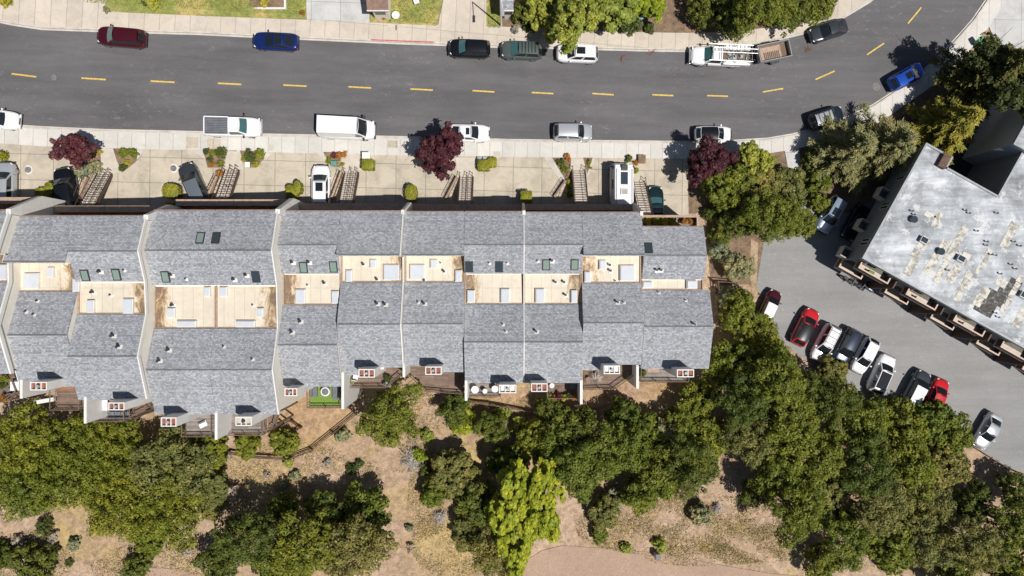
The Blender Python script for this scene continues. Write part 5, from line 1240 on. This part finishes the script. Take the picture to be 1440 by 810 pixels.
# ------------------------------------------------------------------ dry grass and litter on the hillside (uncountable)
rs = np.random.RandomState(77); Cs = []; 
for (cx, cy, rx, ry, n) in [(a_, b_, c_, d_, int(e_*1.8)) for (a_, b_, c_, d_, e_) in [(420,670,120,55,5200),(590,600,30,60,2200),(640,760,60,50,2600),(960,745,150,45,9000),(60,765,80,40,2600),(250,775,90,30,2600),(720,575,80,18,2600),(1090,770,60,35,2200),(1350,655,35,30,1500),(1010,790,100,16,2500),(600,700,25,60,1500),(1250,790,50,20,1200),(990,545,60,8,500)]]:
    a = rs.uniform(0, 6.28, n); q = np.sqrt(rs.uniform(0, 1, n)); k = K*H
    x = (cx+rx*q*np.cos(a)-720)*k; y = (405-(cy+ry*q*np.sin(a)))*k
    keep = (np.sin(x*1.1+np.cos(y*.9)*2)+np.sin(y*1.7+x*.6)+rs.normal(size=n)*.8) > -.2
    Cs.append(np.stack([x, y], 1)[keep])
Cs = np.vstack(Cs); z = np.array([G(a) for a in Cs[:, 0]])
c3 = np.column_stack([Cs, z+.06+rs.uniform(0,.05,len(Cs))])
me = leafmesh('dry_grass', c3, rs.normal(size=c3.shape)*.6+np.array([0,0,.5]), .055*rs.uniform(.5,1.5,len(c3)), LF['dry'], rs, 5)
o = bpy.data.objects.new('dry_grass', me); col.objects.link(o); tag(o, 'short dry golden grass and litter on the hillside', 'grass', kind='stuff')
n = 9000; k = K*H; reg = [(150,430,-30,26),(524,612,-30,34),(686,704,-30,36)]
pts = []
for (a, b, c, d) in reg:
    q = int((b-a)*(d-c)*.55); pts.append(np.stack([(rs.uniform(a,b,q)-720)*k*.995, (405-rs.uniform(c,d,q))*k*.985], 1))
pts = np.vstack(pts)
keep = np.array([(405-p[1]/(k*.985)) < 22+ (p[0]/k+720-150)*.027 - 2 for p in pts]); pts = pts[keep]
c3 = np.column_stack([pts, [G(a)+.2 for a in pts[:,0]]])
me = leafmesh('lawn_blades', c3, rs.normal(size=c3.shape)*.5+np.array([0,0,.7]), .06*rs.uniform(.6,1.5,len(c3)), LF['lawnb'], rs, 3)
o = bpy.data.objects.new('lawn_blades', me); col.objects.link(o); tag(o, 'short green lawn blades in the gardens across the street', 'grass', kind='stuff')

# ------------------------------------------------------------------ fences, furniture and small things
def fence(pts, lab, hgt=1.1, step=2.2, mat='fence'):
    w_ = [P(*p) for p in pts]; o0 = w_[0]; root = empty('wooden_fence', (o0.x, o0.y, o0.z), lab, 'fence'); o = root.location
    for a, b in zip(w_, w_[1:]):
        L = (b-a).length; n = max(1, int(L/step))
        for t in range(n): c = a+(b-a)*(t/n); MB().box(c.x-.07, c.x+.07, c.y-.07, c.y+.07, c.z-.3, c.z+hgt+.1).build('post', M[mat], root, o)
        r = MB()
        for hh in (.35, .7, hgt): r.tube(a+Vector((0,0,hh)), b+Vector((0,0,hh)), .055, n=4)
        r.build('rail', M[mat], root, o)
fence([(300,621),(315,632),(355,640),(410,643),(440,632),(470,608),(503,581)], 'low brown rail fence around the brown yard')
fence([(655,563),(690,567),(745,577),(815,579),(840,573)], 'low brown rail fence below the planter terrace')
fence([(1004,396),(1030,398),(1034,411),(1004,411)], 'short wood fence beside the end house', 1.6)
fence([(1362,625),(1414,658),(1470,680)], 'low wooden barrier along the lower edge of the lot', .35, 3, 'oldwood')
fence([(1005,398),(1008,430),(1010,460)], 'narrow slatted fence along the end house side', 1.4, 1.2)
fence([(395,600),(412,590),(425,600),(412,610)], 'crooked rail beside the brown yard steps', .9, 1.0)
# lamp post
p = P(705, 37); root = empty('street_lamp', p, 'white street lamp post beside the small lawn, its long shadow on the drive', 'street lamp'); o = root.location
MB().tube(p, p+Vector((0,0,8.2)), .10, .06, 10).build('pole', M['white'], root, o)
m = MB(); m.tube(p+Vector((0,0,8.15)), p+Vector((.25,-1.6,8.5)), .05, .04); m.build('arm', M['white'], root, o)
MB().obox(p+Vector((.28,-1.9,8.5)), (.28,.75,.14), 0).build('lamp_head', M['grey'], root, o, bevel=.04)
# white corner house at top edge
def side_house(px0, px1, py0, py1, h, lab, wallm, roofm, wd='house'):
    zr = G((px0-720)*K*H)+h; s = K*(H-zr); X0, X1, Y1, Y0 = (px0-720)*s, (px1-720)*s, (405-py0)*s, (405-py1)*s
    root = empty('house', ((X0+X1)/2, Y0, zr-h), lab, 'house'); o = root.location
    MB().box(X0+.3, X1-.3, Y0+.3, Y1, zr-h-.5, zr-.15).build('wall', M[wallm], root, o)
    ym = (Y0+Y1)/2
    MB().prismx([(Y0, zr), (ym, zr+1.2), (Y1, zr), (Y1, zr-.18), (ym, zr+1.02), (Y0, zr-.18)], X0, X1).build('roof', M[roofm], root, o)
    MB().box(X0-.02, X1+.02, Y0-.1, Y0-.002, zr-.2, zr-.02).build('gutter', M['white'], root, o)
    f = MB().box((X0+X1)/2-.6, (X0+X1)/2+.6, Y0+.25, Y0+.3, zr-1.9, zr-.8).build('window', M['white'], root, o)
    MB().box((X0+X1)/2-.52, (X0+X1)/2+.52, Y0+.24, Y0+.249, zr-1.82, zr-.88).build('pane', M['win'], f, o)
side_house(705, 722, -80, 14, 3.2, 'grey roofed house corner with white edge at the top of the small lawn', 'white', 'shingle')
side_house(516, 546, -70, 14, 3.0, 'brown roofed house corner poking in from the top edge', 'stucco', 'trim')
side_house(340, 404, -70, 12, .9, 'raised brown garden bed with a pale border at the top edge', 'pale_slab', 'trim') if False else None
root = empty('garden_bed', P(372,0), 'raised brown garden bed with a pale border at the top edge', 'planter'); o = root.location; c = P(372,0)
a0, a1 = P(341,13), P(404,13)
MB().box(a0.x, a1.x, a0.y, a0.y+4, c.z-.8, c.z+.25).build('border', M['white'], root, o)
MB().box(a0.x+.2, a1.x-.2, a0.y+.2, a0.y+3.9, c.z+.251, c.z+.3).build('soil', M['mulch'], root, o)
for k, (px, py, r, kd, lab) in enumerate([(215,2,12,'top','wild pale bush on the top left lawn'),(205,3,6,'shrub','dark tuft on the top left lawn'),(372,3,8,'yel','yellow plant in the raised garden bed'),(425,18,5,'orange','dry yellow bush at the lawn corner'),(150,14,5,'sage','pale plant at the left tip of the top lawn'),(8,3,8,'yel','yellow bush at the top left corner'),(540,24,5,'orange','dry bush under the brown roof corner'),(745,38,10,'shrub','dark shrub left of the street trees'),(735,20,18,'oakd','dark tree beside the white house corner'),(725,42,7,'grey','grey leaved plant at the pavement by the lamp post')]):
    tree('garden_bush', 'bush', px, py, r, kd, lab, 'bushes in the gardens across the street')
# bins, boxes and covers
def wheeled_bin(px, py, ang, mat, lab):
    root = empty('wheeled_bin', (0,0,0), lab, 'bin')
    m = MB().add([(-.22,-.25,.05),(.22,-.25,.05),(.22,.25,.05),(-.22,.25,.05),(-.3,-.33,1.0),(.3,-.33,1.0),(.3,.33,1.0),(-.3,.33,1.0)], [(0,3,2,1),(4,5,6,7),(0,1,5,4),(1,2,6,5),(2,3,7,6),(3,0,4,7)])
    m.build('body', M[mat], root); MB().obox((0,0,1.04),(.68,.74,.09)).build('lid', M[mat], root, bevel=.03)
    for s_ in (1,-1): MB().tube((s_*.25,-.3,.1),(s_*.3,-.3,.1),.1).build('wheel', M['tyre'], root)
    MB().tube((-.25,.42,1.0),(.25,.42,1.0),.025).build('handle', M['black'], root)
    on_ground(root, px, py, ang, .9)
binm = plain('green_bin_plastic', (.07,.30,.12), .5, .1); M['bingreen'] = binm; M['binblue'] = plain('blue_bin_plastic', (.20,.33,.45), .5, .1)
wheeled_bin(1378, 58, 30, 'bingreen', 'green wheeled bin at the kerb above the dark pine'); wheeled_bin(898, 24, 10, 'binblue', 'pale blue bin among the trees at the top')
def box_thing(name, px, py, size, mat, lab, cat, capm='grey', ang=0, base=0.15):
    root = empty(name, (0,0,0), lab, cat)
    MB().obox((0,0,size[2]/2), size).build('body', M[mat], root, bevel=.02); MB().obox((0,0,size[2]+.03), (size[0]+.08,size[1]+.08,.06)).build('lid', M[capm], root, bevel=.015)
    on_ground(root, px, py, ang, size[2])
box_thing('utility_box', 514, 219, (.75,.6,1.0), 'white', 'white utility box on the pavement edge above the square hedge', 'utility box', 'white')
box_thing('meter_box', 674, 224, (.45,.4,.35), 'grey', 'left of the two small grey boxes above the low hedge block', 'box')
box_thing('meter_box', 682, 224, (.45,.4,.35), 'grey', 'right of the two small grey boxes above the low hedge block', 'box')
box_thing('meter_box', 348, 232, (.45,.5,.5), 'steel', 'small pale grey box in the third planter', 'box', 'white')
box_thing('brick_planter', 902, 224, (.75,.85,.4), 'terracotta', 'square brown brick planter box at the pavement right of the camper', 'planter', 'mulch')
box_thing('storage_crate', 469, 230, (.5,.4,.4), 'teal', 'teal crate in the fourth planter', 'crate', 'teal')
box_thing('wooden_post_box', 924, 783, (.45,.6,1.0), 'grey', 'grey post box beside the dirt path', 'box', 'dark')
for (px, py, lab) in [(41,239,'round iron drain cover with pale ring in the leftmost driveway'),(245,237,'round iron drain cover with pale ring left of the slanting dark car')]:
    p = P(px, py); root = empty('drain_cover', (p.x,p.y,p.z+.13), lab, 'drain cover'); MB().disc((0,0,.008),.46,.012,28).build('ring', M['white'], root); MB().disc((0,0,.022),.32,.012,28).build('lid', M['cover'], root)
for (px, py, lab) in [(76,109,'small pale utility cover in the road beside the left lane dashes'),(1232,122,'pale circular utility cover in the road at the bend')]:
    p = P(px, py); root = empty('road_cover', (p.x,p.y,p.z+.035), lab, 'manhole cover'); MB().disc((0,0,0),.3 if px<100 else .45,.01,24).build('lid', M['cover'], root)
for (px, py, w_, h_) in [(204,205,3,3),(271,201,16,15),(302,203,18,15),(382,208,8,8),(699,218,10,9),(553,203,14,10),(1032,0,0,0),(162,25,11,15),(291,33,10,14),(552,39,14,9),(561,40,10,9),(694,44,13,9)]:
    if not w_: continue
    c = P(px, py); k = K*H*.97; drape('pavement_patch', [(c.x-w_*k/2,c.y-h_*k/2),(c.x+w_*k/2,c.y-h_*k/2),(c.x+w_*k/2,c.y+h_*k/2),(c.x-w_*k/2,c.y+h_*k/2)], .163, M['drive'] if w_ > 12 and px < 600 and py > 150 else M['pale_slab'], world=True)
p = P(558, 25); root = empty('stone_bowl', (p.x,p.y,p.z+.15), 'round white stone bowl on the small top lawn', 'garden ornament')
MB().tube((0,0,0),(0,0,.4),.14,.1,12).build('stem', M['white'], root); MB().tube((0,0,.4),(0,0,.58),.2,.42,20).build('bowl', M['white'], root)
for k, (px, py, lab) in enumerate([(535,29,'flat pale stone near the brown roof corner'),(546,27,'small tan stone on the lawn by the white bowl'),(585,2,'white garden chair on the small top lawn')]):
    if k == 2:
        root = empty('garden_chair', (0,0,0), lab, 'chair'); MB().box(-.28,.28,-.28,.28,.4,.45).build('seat', M['white'], root); MB().box(-.28,.28,.24,.28,.45,.95).build('backrest', M['white'], root)
        for a_ in (-1,1):
            for b_ in (-1,1): MB().tube((a_*.24,b_*.24,0),(a_*.24,b_*.24,.4),.025).build('leg', M['white'], root)
        on_ground(root, px, py, 20, .5)
    else:
        p = P(px, py); m = MB().disc((0,0,0), .3-.08*k, .12, 9); o = m.build('garden_stone', M['tan'], None, None, bevel=.03); o.location = (p.x,p.y,p.z+.16); tag(o, lab, 'stone')
# debris and tyre scuffs are in the asphalt; a few broken branches lie on the road
for (px, py, a, lab) in [(873,82,.6,'reddish broken twigs on the road, left of the two'),(915,77,2.0,'reddish broken twigs on the road, right of the two'),(1136,72,1.2,'fallen twigs on the road below the dark grey sedan')]:
    p = P(px, py); rnd = random.Random(px); m = MB()
    for q in range(9): b = Vector((rnd.gauss(0,.15), rnd.gauss(0,.15), .05)); t = a+rnd.gauss(0,.7); m.tube(b, b+Vector((math.cos(t)*.5, math.sin(t)*.5, .05)), .025, .008, 4)
    o = m.build('fallen_twigs', M['terracotta']); o.location = (p.x,p.y,p.z+.04); tag(o, lab, 'twigs')
# planters and plants on terraces and decks
def pot(x, y, z, lab, kd='hedge', r=.22, grp='potted plants', name='potted_plant'):
    cnt[0] += 1; root = empty(name, (x,y,z), lab, 'potted plant', grp)
    MB().tube((0,0,0),(0,0,.32),r*.7,r,12).build('pot', M['terracotta'], root)
    me, tm, Rr, zc = proto((kd, 1, cnt[0] % 2)); o = bpy.data.objects.new('foliage', me); col.objects.link(o); o.parent = root; s_ = r*1.5/Rr; o.scale = (s_,)*3; o.location.z = .25; o.rotation_euler.z = cnt[0]
def terr(i): u = UN[i]; return u.zP-1.05, u.yP-.55
for i, items in ((2,[]),(3,[(238,'orange'),(246,'hedge'),(254,'orange')]),(5,[(409,'hedge'),(418,'orange'),(428,'plum2'),(436,'orange'),(446,'hedge')]),(6,[(536,'yel'),(543,'hedge'),(551,'orange'),(557,'plum2')]),(10,[])):
    z, y = terr(i)
    for k, (px, kd) in enumerate(items): s = K*(H-z-.5); pot((px-720)*s, y+.12, z, '%s pot plant on the terrace %s, %s from left' % ({'orange':'orange leaved','hedge':'green','plum2':'purple leaved','yel':'yellow'}[kd], {3:'above the slanting dark car house',5:'behind the white car with sunroof',6:'right of the third stair'}[i], ['first','second','third','fourth','fifth'][k]), kd, .25, 'potted plants on the entry terraces')
X0, X1, Y0, Y1, zt = END_T
for k, (f, kd, r) in enumerate([(.12,'yel',.3),(.27,'hedge',.36),(.42,'yel',.3),(.55,'hedge',.32),(.76,'orange',.28),(.86,'orange',.24)]):
    pot(X0+(X1-X0)*f, (Y0+Y1)/2+.35, zt, ['yellow bush at the left end of the end house terrace','green bush second on the end house terrace','yellow bush left of the middle on the end house terrace','green bush right of the middle on the end house terrace','orange bush right on the end house terrace','last orange bush at the right end of the end house terrace'][k], kd, r, 'potted bushes on the end house terrace')
def table(x, y, z, r, mat, lab, sq=False):
    root = empty('patio_table', (x,y,z), lab, 'table', 'patio tables on the decks')
    (MB().box(-r,r,-r,r,.70,.74) if sq else MB().disc((0,0,.70), r, .05)).build('table_top', M[mat], root)
    for a_ in range(4): t = a_*math.pi/2+.785; MB().tube((math.cos(t)*r*.7, math.sin(t)*r*.7, 0), (math.cos(t)*r*.7, math.sin(t)*r*.7, .70), .03).build('leg', M['dark'], root)
def chair(x, y, z, ang, mat, lab, grp='chairs on the decks'):
    root = empty('deck_chair', (x,y,z), lab, 'chair', grp, R(ang))
    MB().box(-.26,.26,-.26,.26,.40,.46).build('seat', M[mat], root, bevel=.02); MB().box(-.26,.26,.22,.28,.46,.92).build('backrest', M[mat], root, bevel=.015)
    for a_ in (-1,1):
        for b_ in (-1,1): MB().tube((a_*.22,b_*.22,0),(a_*.22,b_*.22,.4),.025,n=5).build('leg', M['dark'], root)
def dz(i, px, py, h=.7): u = UN[i]; return Z(px, py, u.zd+h).x, Z(px, py, u.zd+h).y, u.zd
x,y,z = dz(8,668,548); table(x,y,z,.38,'whitecloth','largest round white table at the left of the grey deck')
x,y,z = dz(8,682,550); table(x,y,z,.24,'whitecloth','smallest round white table in the middle of the grey deck')
x,y,z = dz(8,696,547); table(x,y,z,.34,'whitecloth','round white table next to the chimney on the grey deck')
x,y,z = dz(0,21,543); table(x,y,z,.42,'whitecloth','square pale table on the leftmost deck', True)
for k,(px,py,a_) in enumerate([(14,550,200),(29,537,20)]): x,y,z = dz(0,px,py,.5); chair(x,y,z,a_,'cloth',['dark chair below the square pale table','dark chair above the square pale table'][k])
for k,(px,py,kd,l) in enumerate([(8,532,'hedge','potted palm at the upper part of the leftmost deck'),(3,541,'shrub','dark potted plant at the left edge deck'),(7,560,'orange','pale potted plant at the lower end of the leftmost deck')]): x,y,z = dz(0,px,py,.4); pot(x,y,z,l,kd,.3)
for k in range(4): x,y,z = dz(2,156+k*8.6,583,.5); chair(x,y,z,180,'cloth','%s of the four dark chairs in a row on the small grey deck' % ['leftmost','second from left','third from left','rightmost'][k], 'row of dark deck chairs')
x,y,z = dz(3,284,597,.3)
root = empty('lounge_cushion', (x,y,z), 'white cushion lying askew on the grey brown deck', 'cushion', None, R(25)); MB().box(-.4,.4,-.3,.3,0,.16).build('cushion', M['whitecloth'], root, bevel=.05); MB().box(-.36,.36,.12,.3,.16,.26).build('pillow', M['cloth'], root, bevel=.04)
x,y,z = dz(1,69,562,-1.0); root = empty('hanging_bench', (x,y,z-1.0), 'long white bench in the shade below the second house', 'bench', None, R(10)); MB().box(-.9,.9,-.2,.2,.4,.47).build('seat', M['white'], root); MB().box(-.9,.9,.16,.2,.47,.9).build('backrest', M['grey'], root)
for a_ in (-.8,.8): MB().box(a_-.04,a_+.04,-.18,.18,-1.2,.4).build('leg', M['dark'], root)
x,y,z = dz(5,457,551,.6); root = empty('round_tub', (x,y,z), 'round white and blue tub on the artificial turf', 'tub'); MB().disc((0,0,0),.45,.55,24).build('tub', M['white'], root, bevel=.03); MB().disc((0,0,.56),.33,.02,24).build('cover', M['cloth'], root)
for k,(px,py,w_,d_,l) in enumerate([(442,549,.5,1.3,'grey sofa at the left of the artificial turf'),(472,551,.7,1.5,'dark sofa in the shade at the right of the artificial turf')]):
    x,y,z = dz(5,px,py,.4); root = empty('outdoor_sofa', (x,y,z), l, 'sofa', 'sofas on the artificial turf'); MB().box(-w_/2,w_/2,-d_/2,d_/2,0,.4).build('seat', M['cloth'], root, bevel=.05)
    e = -1 if k == 0 else 1; MB().box(e*w_/2-.08,e*w_/2+.08,-d_/2,d_/2,0,.75).build('backrest', M['cloth'], root, bevel=.04)
for k,(px,py) in enumerate([(772,557),(779,559),(786,557),(793,559),(800,557),(807,558)]): x,y,z = dz(9,px,py,.3); pot(x,y,z,'%s planter pot on the edge of the planter terrace' % ['leftmost','second from left','third from left','third from right','second from right','rightmost'][k],['hedge','orange','plum2','yel','shrub','orange'][k],.24,'planter pots along the low terrace')
x,y,z = dz(9,776,542,.5); table(x,y,z,.25,'whitecloth','small pale side table beside the red flue chimney')
x,y,z = dz(9,806,541,.5); table(x,y,z,.4,'cloth','dark covered table in the shade of the planter terrace')
# grey spiky plant
x,y,z = dz(10,838,532,.5); root = empty('spiky_plant', (x,y,z), 'large spiky silver grey plant on the deck with diagonal steps', 'plant'); rs = np.random.RandomState(9); m = MB()
for q in range(130):
    t = rs.uniform(0,6.28); e = rs.uniform(.15,1.3); l = rs.uniform(.5,.95); v = Vector((math.cos(t)*math.cos(e), math.sin(t)*math.cos(e), math.sin(e)*.8)); s_ = Vector((-math.sin(t), math.cos(t), 0))*.05
    m.add([Vector((0,0,.35))-s_, Vector((0,0,.35))+s_, v*l*.6+s_*.9+Vector((0,0,.35)), v*l+Vector((0,0,.2))], [(0,1,2),(0,2,3)])
m.build('foliage', M['greybark'], root, recalc=False); MB().tube((0,0,0),(0,0,.4),.3,.38,14).build('pot', M['trim'], root)
x,y,z = dz(10,827,534,.4); chair(x,y,z,120,'trim','brown chair left of the spiky grey plant')
x,y,z = dz(11,919,521,.1); root = empty('door_mat', (x,y,z+.005), 'pale tan mat on the narrow end deck', 'mat'); MB().box(-.6,.6,-.2,.2,0,.03).build('mat', M['tan'], root, bevel=.01)
x,y,z = dz(11,903,524,.3); pot(x,y,z,'dark potted plant at the left end of the narrow end deck','shrub',.3)
for k,(px,py,kd,l) in enumerate([(546,532,'shrub','dark potted plant at the right of the slanting brown deck'),(545,540,'grey','grey potted plant on the corner of the slanting brown deck'),(494,535,'sage','pale potted plant at the left end of the slanting brown deck')]): x,y,z = dz(6,px,py,.3); pot(x,y,z,l,kd,.26)
x,y,z = dz(6,500,531,.4); chair(x,y,z,170,'whitecloth','white chair at the left end of the slanting brown deck')
x,y,z = dz(2,143,570,.8); table(x,y,z,.5,'whitecloth','white covered table beside the white wedge wall', True)
